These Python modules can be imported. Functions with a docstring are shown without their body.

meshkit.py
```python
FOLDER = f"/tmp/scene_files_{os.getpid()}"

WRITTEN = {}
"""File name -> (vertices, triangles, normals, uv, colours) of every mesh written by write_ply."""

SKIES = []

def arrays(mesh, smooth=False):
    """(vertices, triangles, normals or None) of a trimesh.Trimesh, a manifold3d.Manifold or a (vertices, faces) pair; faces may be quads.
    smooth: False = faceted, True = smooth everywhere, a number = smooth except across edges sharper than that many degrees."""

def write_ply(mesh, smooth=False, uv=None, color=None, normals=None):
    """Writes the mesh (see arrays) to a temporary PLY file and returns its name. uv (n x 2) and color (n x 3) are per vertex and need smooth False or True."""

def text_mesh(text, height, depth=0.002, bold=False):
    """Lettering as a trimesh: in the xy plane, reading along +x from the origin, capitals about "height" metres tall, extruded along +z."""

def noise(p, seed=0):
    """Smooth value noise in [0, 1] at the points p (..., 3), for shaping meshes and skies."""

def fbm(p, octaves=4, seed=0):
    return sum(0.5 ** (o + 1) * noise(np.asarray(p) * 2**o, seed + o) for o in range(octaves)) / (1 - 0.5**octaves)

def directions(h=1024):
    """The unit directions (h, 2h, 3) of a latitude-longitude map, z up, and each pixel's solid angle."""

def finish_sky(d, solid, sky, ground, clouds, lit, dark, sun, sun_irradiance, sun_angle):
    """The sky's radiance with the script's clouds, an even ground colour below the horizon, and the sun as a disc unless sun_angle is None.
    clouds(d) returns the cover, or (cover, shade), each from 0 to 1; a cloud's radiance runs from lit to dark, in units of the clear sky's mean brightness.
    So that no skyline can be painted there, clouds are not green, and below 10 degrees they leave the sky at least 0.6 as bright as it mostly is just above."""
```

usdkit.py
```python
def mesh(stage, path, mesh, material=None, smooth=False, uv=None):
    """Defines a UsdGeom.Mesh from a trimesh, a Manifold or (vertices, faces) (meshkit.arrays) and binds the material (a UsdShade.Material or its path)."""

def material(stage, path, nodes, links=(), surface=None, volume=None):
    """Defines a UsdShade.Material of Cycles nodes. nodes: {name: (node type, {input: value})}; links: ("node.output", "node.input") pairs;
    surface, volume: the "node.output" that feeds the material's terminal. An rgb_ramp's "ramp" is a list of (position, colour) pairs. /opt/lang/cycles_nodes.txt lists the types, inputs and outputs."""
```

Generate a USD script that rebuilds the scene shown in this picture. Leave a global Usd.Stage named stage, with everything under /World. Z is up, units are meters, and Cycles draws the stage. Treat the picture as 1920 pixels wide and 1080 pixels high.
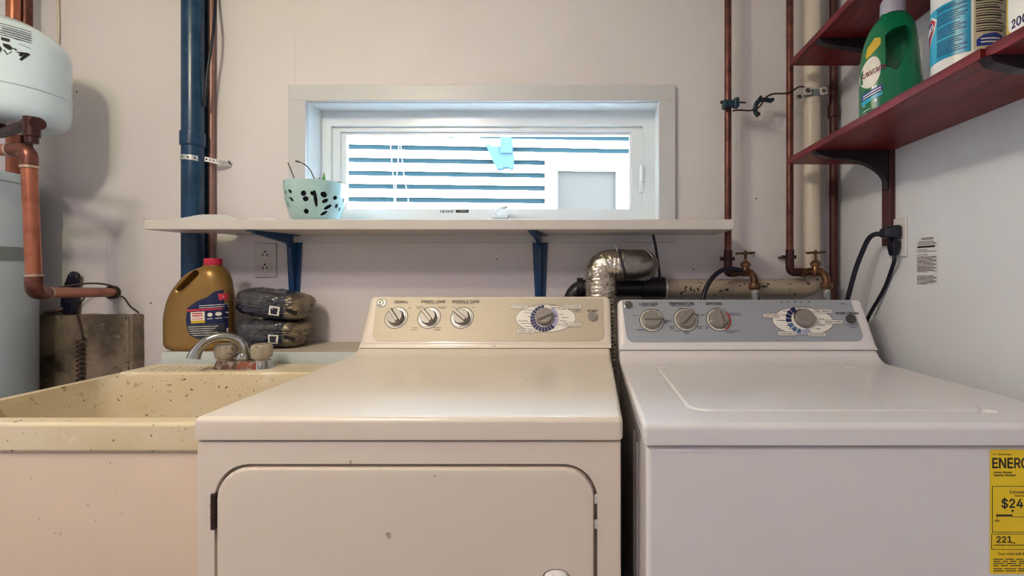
import math, random
import numpy as np, trimesh, manifold3d as m3, usdkit, meshkit
from shapely.geometry import Polygon, Point, LineString, box as sbox
from shapely import affinity
from shapely.ops import unary_union
from pxr import Usd, UsdGeom, UsdLux, Gf, Sdf, UsdShade, Vt

rng = np.random.default_rng(7)
random.seed(7)
stage = Usd.Stage.CreateInMemory()
UsdGeom.SetStageUpAxis(stage, UsdGeom.Tokens.z)
UsdGeom.SetStageMetersPerUnit(stage, 1.0)
stage.SetDefaultPrim(UsdGeom.Xform.Define(stage, '/World').GetPrim())

# ---------------------------------------------------------------- camera, sky, sun, exposure
CAM = np.array([0.0, 0.0, 1.155])
FPX, U0, V0 = 880.0, 1110.0, 507.0          # focal length in pixels and vanishing point of the depth lines
cam = UsdGeom.Camera.Define(stage, '/World/camera')
cam.CreateHorizontalApertureAttr(36.0); cam.CreateVerticalApertureAttr(20.25)
cam.CreateFocalLengthAttr(FPX / 1920 * 36)
cam.CreateHorizontalApertureOffsetAttr((960 - U0) / 1920 * 36)
cam.CreateVerticalApertureOffsetAttr((V0 - 540) / 1920 * 36)
cam.CreateClippingRangeAttr(Gf.Vec2f(0.02, 100))
cam.CreateExposureAttr(3.9)
cam.AddTranslateOp().Set(Gf.Vec3d(*CAM)); cam.AddRotateXOp().Set(90.0)

sky = UsdLux.DomeLight.Define(stage, '/World/sky')
sky.CreateColorAttr(Gf.Vec3f(0.60, 0.80, 1.0)); sky.CreateIntensityAttr(1.15)
sun = UsdLux.DistantLight.Define(stage, '/World/sun')
sun.CreateColorAttr(Gf.Vec3f(1.0, 0.99, 0.96)); sun.CreateIntensityAttr(0.38); sun.CreateAngleAttr(0.6)
sun.AddRotateXYZOp().Set(Gf.Vec3f(48, 0, -14))      # from high behind this building on to the neighbour's wall

BULB_STRENGTH = 19.5        # warm bulb over the sink side
FILL_STRENGTH = 3.5     # added fill light behind the camera, shaped as a ceiling dome

# ---------------------------------------------------------------- helpers
def P(u, v, y):
    return np.array([(u - U0) * y / FPX, y, CAM[2] - (v - V0) * y / FPX])
def X(u, y): return (u - U0) * y / FPX
def Z(v, y): return CAM[2] - (v - V0) * y / FPX

used = {}
def numbered(parent, name):
    k = (str(parent), name); n = used.get(k, 0); used[k] = n + 1
    return name if n == 0 else f'{name}_{n:03d}'
def put(prim, **kw):
    for k, v in kw.items():
        if v: prim.SetCustomDataByKey(k, v)
origin = {}
def thing(name, label, cat, loc=(0, 0, 0), group=None, kind=None):
    p = '/World/' + numbered('/World', name)
    x = UsdGeom.Xform.Define(stage, p); x.AddTranslateOp().Set(Gf.Vec3d(*map(float, loc)))
    origin[p] = np.array(loc, float)
    put(x.GetPrim(), label=label, category=cat, group=group, kind=kind)
    return p
def tm(m):
    if isinstance(m, (list, tuple)) and not (len(m) == 2 and isinstance(m[0], np.ndarray) and np.ndim(m[1]) == 2):
        m = trimesh.util.concatenate([tm(k) for k in m if k is not None])
    if hasattr(m, 'to_mesh'):
        q = m.to_mesh(); m = trimesh.Trimesh(np.array(q.vert_properties[:, :3]), np.array(q.tri_verts), process=False)
    if isinstance(m, (list, tuple)):
        m = trimesh.Trimesh(np.asarray(m[0]), np.asarray(m[1]), process=False)
    return m
def part(parent, name, m, mt, label=None, smooth=False, kind=None):
    """a mesh given in room coordinates, as a child of parent"""
    m = tm(m); root = '/'.join(parent.split('/')[:3])
    p = parent + '/' + numbered(parent, name)
    v = np.array(m.vertices) - origin.get(root, np.zeros(3))
    usdkit.mesh(stage, p, (v, np.array(m.faces)), mt, smooth=smooth)
    put(stage.GetPrimAtPath(p), label=label, kind=kind)
    return p
def struct(name, m, mt, label=None, cat=None, smooth=False):
    p = '/World/' + numbered('/World', name)
    m = tm(m); origin[p] = np.zeros(3)
    usdkit.mesh(stage, p, (np.array(m.vertices), np.array(m.faces)), mt, smooth=smooth)
    put(stage.GetPrimAtPath(p), kind='structure', label=label, category=cat)
    return p
def single(name, m, mt, label, cat, smooth=False, group=None, kind=None):
    p = '/World/' + numbered('/World', name)
    m = tm(m); c = np.array(m.bounds.mean(0)); c[2] = m.bounds[0, 2]
    g = usdkit.mesh(stage, p, (np.array(m.vertices) - c, np.array(m.faces)), mt, smooth=smooth)
    g.AddTranslateOp().Set(Gf.Vec3d(*map(float, c)))
    origin[p] = c
    put(g.GetPrim(), label=label, category=cat, group=group, kind=kind)
    return p

# --- shapes
def bx(x0, x1, y0, y1, z0, z1):
    m = trimesh.creation.box([x1 - x0, y1 - y0, z1 - z0]); m.apply_translation([(x0 + x1) / 2, (y0 + y1) / 2, (z0 + z1) / 2]); return m
def man(m):
    if hasattr(m, 'to_mesh'): return m
    m = trimesh.Trimesh(m.vertices, m.faces); m.merge_vertices()
    return m3.Manifold(m3.Mesh(np.asarray(m.vertices, np.float32), np.asarray(m.faces, np.uint32)))
def rb(x0, x1, y0, y1, z0, z1, r=0.004, seg=12):
    r = min(r, (x1 - x0) / 2.01, (y1 - y0) / 2.01, (z1 - z0) / 2.01)
    s = m3.Manifold.sphere(r, seg)
    return m3.Manifold.batch_hull([s.translate([x, y, z]) for x in (x0 + r, x1 - r) for y in (y0 + r, y1 - r) for z in (z0 + r, z1 - r)])
def hull_spheres(pts, seg=16):
    return m3.Manifold.batch_hull([m3.Manifold.sphere(r, seg).translate(list(map(float, p))) for p, r in pts])
def cyl(a, b, r, n=24, r2=None):
    a, b = np.asarray(a, float), np.asarray(b, float)
    return tube([a, b], [r, r if r2 is None else r2], n)
def tube(pts, r, n=14, caps=True):
    p = np.asarray(pts, float); k = len(p); r = np.broadcast_to(np.asarray(r, float), (k,))
    t = np.gradient(p, axis=0) if k > 2 else np.repeat([p[1] - p[0]], 2, 0)
    t = t / np.linalg.norm(t, axis=1, keepdims=True)
    a = np.cross(t[0], [0, 0, 1.0] if abs(t[0][2]) < .9 else [1.0, 0, 0]); a /= np.linalg.norm(a)
    rows = []; ang = np.arange(n) * 2 * np.pi / n
    for i in range(k):
        if i:
            a = a - t[i] * (a @ t[i]); a /= np.linalg.norm(a)
        b = np.cross(t[i], a)
        rows.append(p[i] + r[i] * (np.cos(ang)[:, None] * a + np.sin(ang)[:, None] * b))
    v = np.vstack(rows); f = []
    for i in range(k - 1):
        for j in range(n):
            j2 = (j + 1) % n; q = [i * n + j, i * n + j2, (i + 1) * n + j2, (i + 1) * n + j]
            f += [[q[0], q[1], q[2]], [q[0], q[2], q[3]]]
    if caps:
        v = np.vstack([v, p[0], p[-1]]); c0, c1 = k * n, k * n + 1
        for j in range(n):
            j2 = (j + 1) % n
            f += [[c0, j2, j], [c1, (k - 1) * n + j, (k - 1) * n + j2]]
    return trimesh.Trimesh(v, np.array(f), process=False)
def fillet(pts, r, n=7):
    p = [np.asarray(x, float) for x in pts]; out = [p[0]]
    for i in range(1, len(p) - 1):
        a, b = p[i - 1] - p[i], p[i + 1] - p[i]; la, lb = np.linalg.norm(a), np.linalg.norm(b); a, b = a / la, b / lb
        d = min(r, la * .45, lb * .45)
        for s in np.linspace(0, 1, n):
            out.append((1 - s) ** 2 * (p[i] + a * d) + 2 * s * (1 - s) * p[i] + s * s * (p[i] + b * d))
    out.append(p[-1]); return np.array(out)
def spline(pts, n=40):
    from scipy.interpolate import CubicSpline
    p = np.asarray(pts, float); d = np.r_[0, np.cumsum(np.linalg.norm(np.diff(p, axis=0), axis=1))]
    return CubicSpline(d, p)(np.linspace(0, d[-1], n))
def lathe(profile, n=40, at=(0, 0, 0), axis='z'):
    """profile: (radius, height) pairs from bottom to top"""
    pr = np.asarray(profile, float); k = len(pr); ang = np.arange(n) * 2 * np.pi / n
    v = np.vstack([np.c_[r * np.cos(ang), r * np.sin(ang), np.full(n, z)] for r, z in pr]); f = []
    for i in range(k - 1):
        for j in range(n):
            j2 = (j + 1) % n; q = [i * n + j, i * n + j2, (i + 1) * n + j2, (i + 1) * n + j]
            f += [[q[0], q[1], q[2]], [q[0], q[2], q[3]]]
    m = trimesh.Trimesh(v, np.array(f)); m.merge_vertices(); m.update_faces(m.nondegenerate_faces())
    if axis == 'y': m.apply_transform(trimesh.transformations.rotation_matrix(math.pi / 2, [1, 0, 0]))
    if axis == 'x': m.apply_transform(trimesh.transformations.rotation_matrix(math.pi / 2, [0, 1, 0]))
    m.apply_translation(at); return m
def ext(poly, d):
    gs = [g for g in getattr(poly, 'geoms', [poly]) if g.area > 1e-10]
    return trimesh.util.concatenate([trimesh.creation.extrude_polygon(g, d, engine='earcut') for g in gs])
def ext_x(pts, x0, x1):      # polygon of (y, z)
    m = ext(Polygon(pts) if not hasattr(pts, 'area') else pts, x1 - x0); v = m.vertices.copy()
    m.vertices = np.c_[v[:, 2] + x0, v[:, 0], v[:, 1]]; return m
def ext_y(pts, y0, y1):      # polygon of (x, z)
    m = ext(Polygon(pts) if not hasattr(pts, 'area') else pts, y1 - y0); v = m.vertices.copy()
    m.vertices = np.c_[v[:, 0], v[:, 2] + y0, v[:, 1]]; m.invert(); return m
def rrect(x0, y0, x1, y1, r, q=8):
    r = min(r, (x1 - x0) / 2.01, (y1 - y0) / 2.01)
    return sbox(x0 + r, y0 + r, x1 - r, y1 - r).buffer(r, quad_segs=q)
def loft_x(prof, x0, x1, r, weight=None, steps=6):
    """A profile (y, z) swept along x with its outline drawn in at both ends: rounded end edges."""
    p = np.asarray(prof, float)
    if Polygon(p).exterior.is_ccw is False: p = p[::-1]; weight = None if weight is None else np.asarray(weight)[::-1]
    e = np.roll(p, -1, 0) - p; e /= np.linalg.norm(e, axis=1, keepdims=True) + 1e-12
    nrm = np.c_[e[:, 1], -e[:, 0]]; nn = nrm + np.roll(nrm, 1, 0); nn /= np.linalg.norm(nn, axis=1, keepdims=True) + 1e-12
    w = np.ones(len(p)) if weight is None else np.asarray(weight)
    xs, off = [], []
    for t in np.linspace(0, math.pi / 2, steps): xs.append(x0 + r * (1 - math.sin(t))); off.append(r * (1 - math.cos(math.pi / 2 - t)) if False else r * (1 - math.cos(t)))
    xs, off = xs[::-1], off[::-1]
    xs2 = [x0 + x1 - x for x in xs[::-1]]; off2 = off[::-1]
    X_, O = xs + xs2, off + off2
    k = len(p); v = np.vstack([np.c_[np.full(k, x), p - nn * (o * w)[:, None]] for x, o in zip(X_, O)]); f = []
    for i in range(len(X_) - 1):
        for j in range(k):
            j2 = (j + 1) % k; q = [i * k + j, i * k + j2, (i + 1) * k + j2, (i + 1) * k + j]
            f += [[q[0], q[1], q[2]], [q[0], q[2], q[3]]]
    tv, tf = trimesh.creation.triangulate_polygon(Polygon(p), engine='earcut')
    idx0 = np.array([np.argmin(((p - q) ** 2).sum(1)) for q in tv])[tf]
    a0 = np.cross(p[idx0[0, 1]] - p[idx0[0, 0]], p[idx0[0, 2]] - p[idx0[0, 0]])
    if a0 < 0: idx0 = idx0[:, ::-1]
    f += idx0[:, ::-1].tolist() + (idx0 + (len(X_) - 1) * k).tolist()
    m = trimesh.Trimesh(v, np.array(f), process=False)
    if m.volume < 0: m.invert()
    return m
class Fr:
    def __init__(s, o, ex, ey):
        s.o = np.asarray(o, float); s.ex = np.asarray(ex, float) / np.linalg.norm(ex); s.ey = np.asarray(ey, float) / np.linalg.norm(ey)
        s.n = np.cross(s.ex, s.ey)
    def hit(s, u, v):
        d = np.array([(u - U0) / FPX, 1.0, -(v - V0) / FPX]); t = ((s.o - CAM) @ s.n) / (d @ s.n); p = CAM + t * d - s.o
        return np.array([p @ s.ex, p @ s.ey])
    def at(s, a, b, h=0.0): return s.o + s.ex * a + s.ey * b + s.n * h
    def place(s, m, a=0, b=0, h=0, rot=0):
        m = tm(m).copy(); v = np.array(m.vertices)
        if rot: c, q = math.cos(rot), math.sin(rot); v = np.c_[c * v[:, 0] - q * v[:, 1], q * v[:, 0] + c * v[:, 1], v[:, 2]]
        m.vertices = s.o + s.ex * (v[:, :1] + a) + s.ey * (v[:, 1:2] + b) + s.n * (v[:, 2:] + h); return m
def text(s, height, depth=0.0004, bold=False, width=None, center=True):
    m = meshkit.text_mesh(s, height, depth, bold); b = m.bounds
    m.apply_translation([-(b[0, 0] + b[1, 0]) / 2 if center else -b[0, 0], -(b[0, 1] + b[1, 1]) / 2, 0])
    if width: m.apply_scale([width / (b[1, 0] - b[0, 0]), 1, 1])
    return m
def dashes(x0, x1, y, h, d=0.0003, seed=0, gap=.25):
    """a line of print too small to read"""
    r = np.random.default_rng(seed); out = []; x = x0; s = (x1 - x0)
    while x < x1 - s * .02:
        w = min(s * r.uniform(.04, .16), x1 - x); out.append(bx(x, x + w, y - h / 2, y + h / 2, 0, d)); x += w + s * .02 * (1 + gap)
    return trimesh.util.concatenate(out)
def fine(m, edge):
    m = tm(m); v, f = trimesh.remesh.subdivide_to_size(m.vertices, m.faces, edge, max_iter=14); return trimesh.Trimesh(v, f, process=False)

# --- materials
def lin(r, g, b):
    c = np.array([r, g, b]) / 255.0; return np.where(c < .04045, c / 12.92, ((c + .055) / 1.055) ** 2.4)
def mat(name, c, rough=.5, metal=0., var=.0, scale=6., bump=0., bscale=60., coat=0., c2=None, mix=(.45, .6), spots=None, rvar=0., stretch=(1, 1, 1), spec=.5, streak=None, trans=0.):
    c = np.asarray(c, float); hi = np.clip(c * (1 + var), 0, 1) if c2 is None else np.asarray(c2, float); lo = c * (1 - var) if c2 is None else c
    n = {'p': ('principled_bsdf', dict(roughness=rough, metallic=metal, coat_weight=coat, specular_ior_level=spec, transmission_weight=trans))}; l = []
    if not (var or c2 is not None or spots or bump or rvar):
        n['p'][1]['base_color'] = c
    else:
        n['g'] = ('texture_coordinate', {}); n['m'] = ('mapping', dict(scale=stretch)); l.append(('g.object', 'm.vector'))
        n['n'] = ('noise_texture', dict(scale=scale, detail=5, roughness=.6)); l.append(('m.vector', 'n.vector'))
        n['r'] = ('rgb_ramp', dict(ramp=[(mix[0], lo), (mix[1], hi)] if c2 is not None else [(.3, lo), (.7, hi)])); l.append(('n.fac', 'r.fac'))
        col = 'r.color'
        for i, (sc, sz, colr, d) in enumerate(spots or []):      # noise scale, threshold, colour, strength
            n[f's{i}'] = ('noise_texture', dict(scale=sc, detail=3, roughness=.55)); l.append(('m.vector', f's{i}.vector'))
            n[f't{i}'] = ('rgb_ramp', dict(ramp=[(sz, (0, 0, 0)), (sz + .03, (d, d, d))])); l.append((f's{i}.fac', f't{i}.fac'))
            n[f'x{i}'] = ('mix_color', dict(b=colr)); l += [(f't{i}.color', f'x{i}.fac'), (col, f'x{i}.a')]; col = f'x{i}.result'
        l.append((col, 'p.base_color'))
        if rvar:
            n['rr'] = ('map_range', dict(from_min=.3, from_max=.7, to_min=max(rough - rvar, .02), to_max=min(rough + rvar, 1))); l += [('n.fac', 'rr.value'), ('rr.result', 'p.roughness')]
        if bump:
            n['bn'] = ('noise_texture', dict(scale=bscale, detail=4)); n['b'] = ('bump', dict(strength=bump, distance=.004))
            l += [('m.vector', 'bn.vector'), ('bn.fac', 'b.height'), ('b.normal', 'p.normal')]
    return usdkit.material(stage, '/World/Looks/' + name, n, l, surface='p.BSDF')

M = {}
M['wall'] = mat('wall_paint', lin(226, 220, 223), .55, var=.03, scale=3, bump=.12, bscale=25, spots=[(9, .74, lin(150, 135, 125), .35)])
M['wall_side'] = mat('side_wall_paint', lin(229, 232, 240), .5, var=.03, scale=3, bump=.12, bscale=25)
M['ceiling'] = mat('ceiling_paint', lin(225, 220, 212), .7, var=.02)
M['floor'] = mat('concrete_floor', lin(120, 115, 108), .7, var=.15, scale=5, bump=.2)
M['trim'] = mat('white_trim_paint', lin(208, 208, 212), .4, var=.015, scale=8)
M['vinyl'] = mat('white_vinyl', lin(234, 240, 244), .25, var=.01)
M['glass'] = usdkit.material(stage, '/World/Looks/window_glass', {'t': ('transparent_bsdf', dict(color=(.97, .985, .98))), 'g': ('glossy_bsdf', dict(color=(1, 1, 1), roughness=.02)), 'f': ('fresnel', dict(IOR=1.45)), 'x': ('mix_closure', {})},
                           [('f.fac', 'x.fac'), ('t.BSDF', 'x.closure1'), ('g.BSDF', 'x.closure2')], surface='x.closure')
M['dryer'] = mat('cream_enamel', lin(229, 217, 204), .38, var=.012, scale=3, coat=.35, spots=[(28, .745, lin(120, 95, 70), .6)])
M['washer'] = mat('white_enamel', lin(231, 227, 230), .38, var=.01, scale=3, coat=.35)
M['panel_warm'] = mat('champagne_panel', lin(196, 184, 164), .5, metal=.15, var=.03, stretch=(.4, 30, 30))
M['panel_grey'] = mat('grey_panel', lin(164, 170, 182), .42, metal=.15, var=.03, stretch=(.4, 30, 30))
M['knob'] = mat('grey_knob', lin(146, 140, 136), .36, metal=.15, var=.02)
M['knob_ring'] = mat('pale_dial_ring', lin(215, 211, 202), .35)
M['outline'] = mat('dark_print', lin(70, 66, 66), .5)
M['ink'] = mat('black_ink', lin(26, 24, 26), .5)
M['print_white'] = mat('white_print', lin(238, 234, 226), .45)
M['navy_print'] = mat('navy_print', lin(32, 32, 92), .45)
M['blue_print'] = mat('steel_blue_print', lin(84, 120, 160), .45)
M['lilac_print'] = mat('lilac_print', lin(172, 170, 205), .45)
M['red_print'] = mat('red_print', lin(190, 60, 60), .45)
M['gap'] = mat('dark_gap', lin(40, 36, 34), .8)
M['chrome'] = mat('worn_chrome', lin(190, 192, 190), .16, metal=1., var=.1, scale=30, rvar=.1)
M['rusty'] = mat('rusty_plate', lin(96, 66, 52), .4, metal=.6, c2=lin(165, 150, 140), mix=(.42, .6), scale=40, bump=.3, spots=[(28, .56, lin(150, 70, 35), .8)])
M['acrylic'] = mat('cloudy_acrylic', lin(214, 200, 182), .12, var=.12, scale=50, trans=.45, spots=[(60, .62, lin(110, 85, 65), .6)])
M['sink'] = mat('stained_sink_plastic', lin(228, 214, 188), .4, var=.05, scale=4, bump=.06, bscale=60, c2=lin(214, 196, 156), mix=(.45, .75),
                spots=[(95, .66, lin(70, 58, 40), .85), (30, .67, lin(150, 125, 80), .5), (9, .60, lin(238, 230, 212), .5)])
M['sink_front'] = mat('dull_sink_plastic', lin(232, 212, 192), .5, var=.04, scale=3, bump=.05, spots=[(75, .70, lin(110, 75, 40), .8)])
M['ledge'] = mat('pale_blue_paint', lin(196, 206, 208), .5, var=.05, scale=8, spots=[(30, .73, lin(95, 85, 70), .6)])
M['ledge_top'] = mat('dusty_grey_paint', lin(190, 180, 166), .55, var=.06, scale=8)
M['shelf'] = mat('cream_shelf_paint', lin(208, 202, 199), .4, var=.02, scale=10)
M['bracket'] = mat('dark_blue_enamel', lin(24, 66, 112), .35, var=.12, scale=20)
M['abs'] = mat('dark_blue_drain_plastic', lin(8, 56, 92), .3, var=.15, scale=12, rvar=.08)
M['abs_black'] = mat('black_drain_plastic', lin(38, 36, 44), .4, var=.15, scale=20)
M['copper'] = mat('aged_copper', lin(124, 76, 66), .4, metal=.6, var=.2, scale=18, c2=lin(78, 44, 42), mix=(.4, .65), rvar=.1)
M['copper_bright'] = mat('bright_copper', lin(186, 116, 92), .36, metal=.7, c2=lin(132, 76, 62), mix=(.45, .7), scale=14, rvar=.1)
M['copper_dark'] = mat('darkened_copper', lin(70, 40, 42), .42, metal=.6, var=.25, scale=30)
M['copper_light'] = mat('dusty_pink_copper', lin(150, 116, 110), .45, metal=.5, var=.1, scale=30)
M['solder'] = mat('solder_joint', lin(196, 178, 160), .35, metal=.7, var=.15, scale=80)
M['brass'] = mat('aged_brass', lin(136, 98, 68), .38, metal=.65, c2=lin(80, 56, 46), mix=(.42, .6), scale=50, rvar=.1)
M['pvc'] = mat('cream_pvc', lin(222, 211, 195), .4, var=.02, scale=15)
M['pvc_dirty'] = mat('spotted_pvc', lin(178, 164, 146), .45, var=.06, scale=15, spots=[(55, .625, lin(34, 28, 24), .95)])
M['galv'] = mat('galvanised_metal', lin(205, 206, 205), .35, metal=.5, var=.08, scale=60)
M['white_metal'] = mat('bright_zinc', lin(228, 226, 222), .4, metal=.2, var=.05, scale=90)
M['dark_red_pipe'] = mat('dark_red_pipe', lin(74, 30, 30), .5, var=.3, scale=20, spots=[(40, .68, lin(40, 22, 30), .8)])
M['mahogany'] = mat('mahogany_stain', lin(132, 34, 42), .38, var=.1, c2=lin(78, 15, 24), spec=.3, mix=(.35, .68), scale=5, stretch=(14, 1.2, 14), coat=.0, spots=[(4, .62, lin(140, 74, 78), .35)])
M['black_bracket'] = mat('near_black_bracket', lin(28, 20, 34), .4, var=.1)
M['maroon'] = mat('maroon_stain', lin(72, 26, 36), .4, var=.2, scale=14, stretch=(6, 6, 1))
M['clamp_blue'] = mat('teal_clamp', lin(36, 66, 84), .35, metal=.4, var=.2, scale=60)
M['wire'] = mat('brown_wire', lin(58, 36, 34), .5)
M['cord'] = mat('navy_black_rubber', lin(11, 14, 38), .4)
M['white_wire'] = mat('painted_wire', lin(214, 202, 186), .5)
M['outlet'] = mat('ivory_outlet_plastic', lin(206, 200, 202), .3)
M['outlet2'] = mat('painted_outlet_plate', lin(226, 224, 226), .4)
M['foil'] = mat('aluminium_foil', lin(205, 198, 184), .24, metal=1., var=.12, scale=25, bump=.9, bscale=75, rvar=.1)
M['duct'] = mat('galvanised_duct', lin(150, 148, 146), .3, metal=1., var=.12, scale=14, rvar=.08)
M['tank'] = mat('pale_blue_white_enamel', lin(220, 238, 252), .22, var=.01, coat=.2)
M['heater'] = mat('blue_grey_enamel', lin(196, 214, 230), .3, var=.03, scale=4)
M['heater_band'] = mat('grey_band', lin(128, 140, 146), .4, var=.1)
M['concrete'] = mat('sooty_concrete', lin(150, 134, 116), .7, c2=lin(98, 85, 74), mix=(.38, .62), scale=9, bump=.6, bscale=45, spots=[(34, .66, lin(170, 162, 148), .6), (7, .6, lin(30, 24, 22), .7)])
M['mortar'] = mat('pale_mortar', lin(150, 138, 124), .8, var=.2, scale=60, spots=[(70, .6, lin(40, 34, 30), .9)])
M['rust_wire'] = mat('rusty_wire', lin(62, 48, 42), .6, metal=.3, var=.2, scale=80)
M['black_film'] = mat('dark_plastic_film', lin(12, 14, 38), .22, var=.2, scale=30, bump=.5, bscale=40)
M['card'] = mat('grubby_card', lin(120, 98, 92), .6, var=.15, scale=30)
M['gold'] = mat('gold_plastic', lin(150, 116, 62), .32, metal=.35, var=.04, scale=10)
M['cap_red'] = mat('raspberry_cap', lin(190, 28, 66), .4)
M['label_navy'] = mat('navy_label', lin(22, 34, 82), .35)
M['label_dark'] = mat('slate_label', lin(48, 54, 62), .4)
M['label_red'] = mat('red_label', lin(206, 48, 74), .4)
M['label_yellow'] = mat('yellow_label', lin(214, 180, 50), .4)
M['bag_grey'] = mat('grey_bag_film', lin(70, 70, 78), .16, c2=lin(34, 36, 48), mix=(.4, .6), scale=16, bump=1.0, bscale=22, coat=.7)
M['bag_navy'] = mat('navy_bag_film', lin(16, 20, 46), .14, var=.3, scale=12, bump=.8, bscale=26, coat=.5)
M['bag_end'] = mat('pale_gold_bag_end', lin(150, 136, 110), .25, c2=lin(96, 88, 76), mix=(.42, .6), scale=22, metal=.3, bump=.8, bscale=40)
M['mint'] = mat('mint_glaze', lin(172, 206, 206), .15, var=.03, scale=14, coat=.3)
M['soil'] = mat('dark_soil', lin(22, 28, 44), .9, var=.4, scale=60)
M['stem'] = mat('dry_stem', lin(72, 60, 58), .6, var=.2, scale=80)
M['leaf'] = mat('green_leaf', lin(70, 150, 50), .4, var=.15, scale=30)
M['leaf_pale'] = mat('pale_leaf', lin(150, 170, 140), .5, var=.15, scale=30)
M['paper'] = mat('white_paper', lin(226, 226, 230), .5, var=.01)
M['sticker'] = mat('clear_sticker', lin(229, 229, 234), .5)
M['energy'] = mat('yellow_card', lin(250, 212, 20), .35, var=.02)
M['green'] = mat('green_plastic', lin(12, 122, 82), .25, var=.04, scale=6, coat=.3)
M['cap_grey'] = mat('lilac_grey_cap', lin(176, 176, 196), .35)
M['cyan'] = mat('cyan_label', lin(40, 176, 214), .3, c2=lin(120, 210, 235), mix=(.5, .8), scale=16)
M['teal_label'] = mat('deep_cyan_label', lin(20, 150, 196), .3, c2=lin(70, 180, 215), mix=(.5, .75), scale=16)
M['white_plastic'] = mat('white_plastic', lin(232, 232, 232), .3)
M['beige_label'] = mat('beige_label', lin(196, 188, 168), .4)
M['royal'] = mat('royal_blue_print', lin(34, 60, 160), .4)
M['logo_red'] = mat('crimson_print', lin(196, 30, 70), .4)
M['plum'] = mat('plum_print', lin(120, 30, 70), .4)
M['siding'] = mat('white_siding', lin(228, 230, 232), .6, var=.03, scale=3, stretch=(1, 1, 6))
M['lap_shade'] = mat('lap_shade', lin(18, 31, 34), .9, spec=.05)  # painted shade: dark tone for the shadow below each siding lap
M['far_glass'] = mat('far_window_glass', lin(46, 41, 36), .7, var=.05, scale=2, spec=.1)
M['lens_artifact'] = mat('artifact_blue', lin(44, 57, 66), .9, var=.04, spec=.0)  # colour of the shape made up for the lens artifact
M['soffit'] = mat('outside_ground', lin(150, 150, 145), .8, var=.1, scale=3)
M['porcelain'] = mat('porcelain', lin(230, 226, 218), .25)
def emit(name, c, s): return usdkit.material(stage, '/World/Looks/' + name, {'e': ('emission', dict(color=c, strength=s))}, [], surface='e.emission')
M['bulb'] = emit('warm_bulb', (1.0, .94, .57), BULB_STRENGTH)
M['fill_dome'] = emit('fill_diffuser', (1.0, .82, .86), FILL_STRENGTH)  # glow of the added fill light

# ================================================================= SETTING
YW, XR, XL, YF, ZC = 1.62, 0.85, -2.42, -2.3, 2.36
OX0, OX1, OZ0, OZ1 = X(577, YW), X(1235, YW), 1.155 + .168, Z(192, YW)     # window opening
wall = bx(XL - .1, XR + .1, YW, YW + .12, -.05, ZC + .1)
wall = man(wall) - man(bx(OX0, OX1, YW - .1, YW + .3, OZ0, OZ1))
wb = struct('wall_back', wall, M['wall'], 'painted back wall with a wide low window opening')
for u, v0, v1 in ((119, 330, 535), (203, 360, 545), (553, -40, 160)):     # raised paint lines where the wallboards meet
    part(wb, 'wallboard_seam', rb(X(u, YW) - .0025, X(u, YW) + .0025, YW - .0015, YW + .001, Z(v1, YW), Z(v0, YW), .001, 8), M['wall'])
nails = [(144, 172), (1418, 372), (1413, 480), (1300, 505), (932, 486), (497, 540), (283, 568)]
for u, v in nails:
    p = P(u, v, YW); part(wb, 'nail_head', cyl(p + [0, -.0015, 0], p + [0, .001, 0], .0022, 10), M['rust_wire'])
struct('wall_right', bx(XR, XR + .1, YF - .1, YW, -.05, ZC + .1), M['wall_side'], 'painted right wall behind the shelves')
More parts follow.
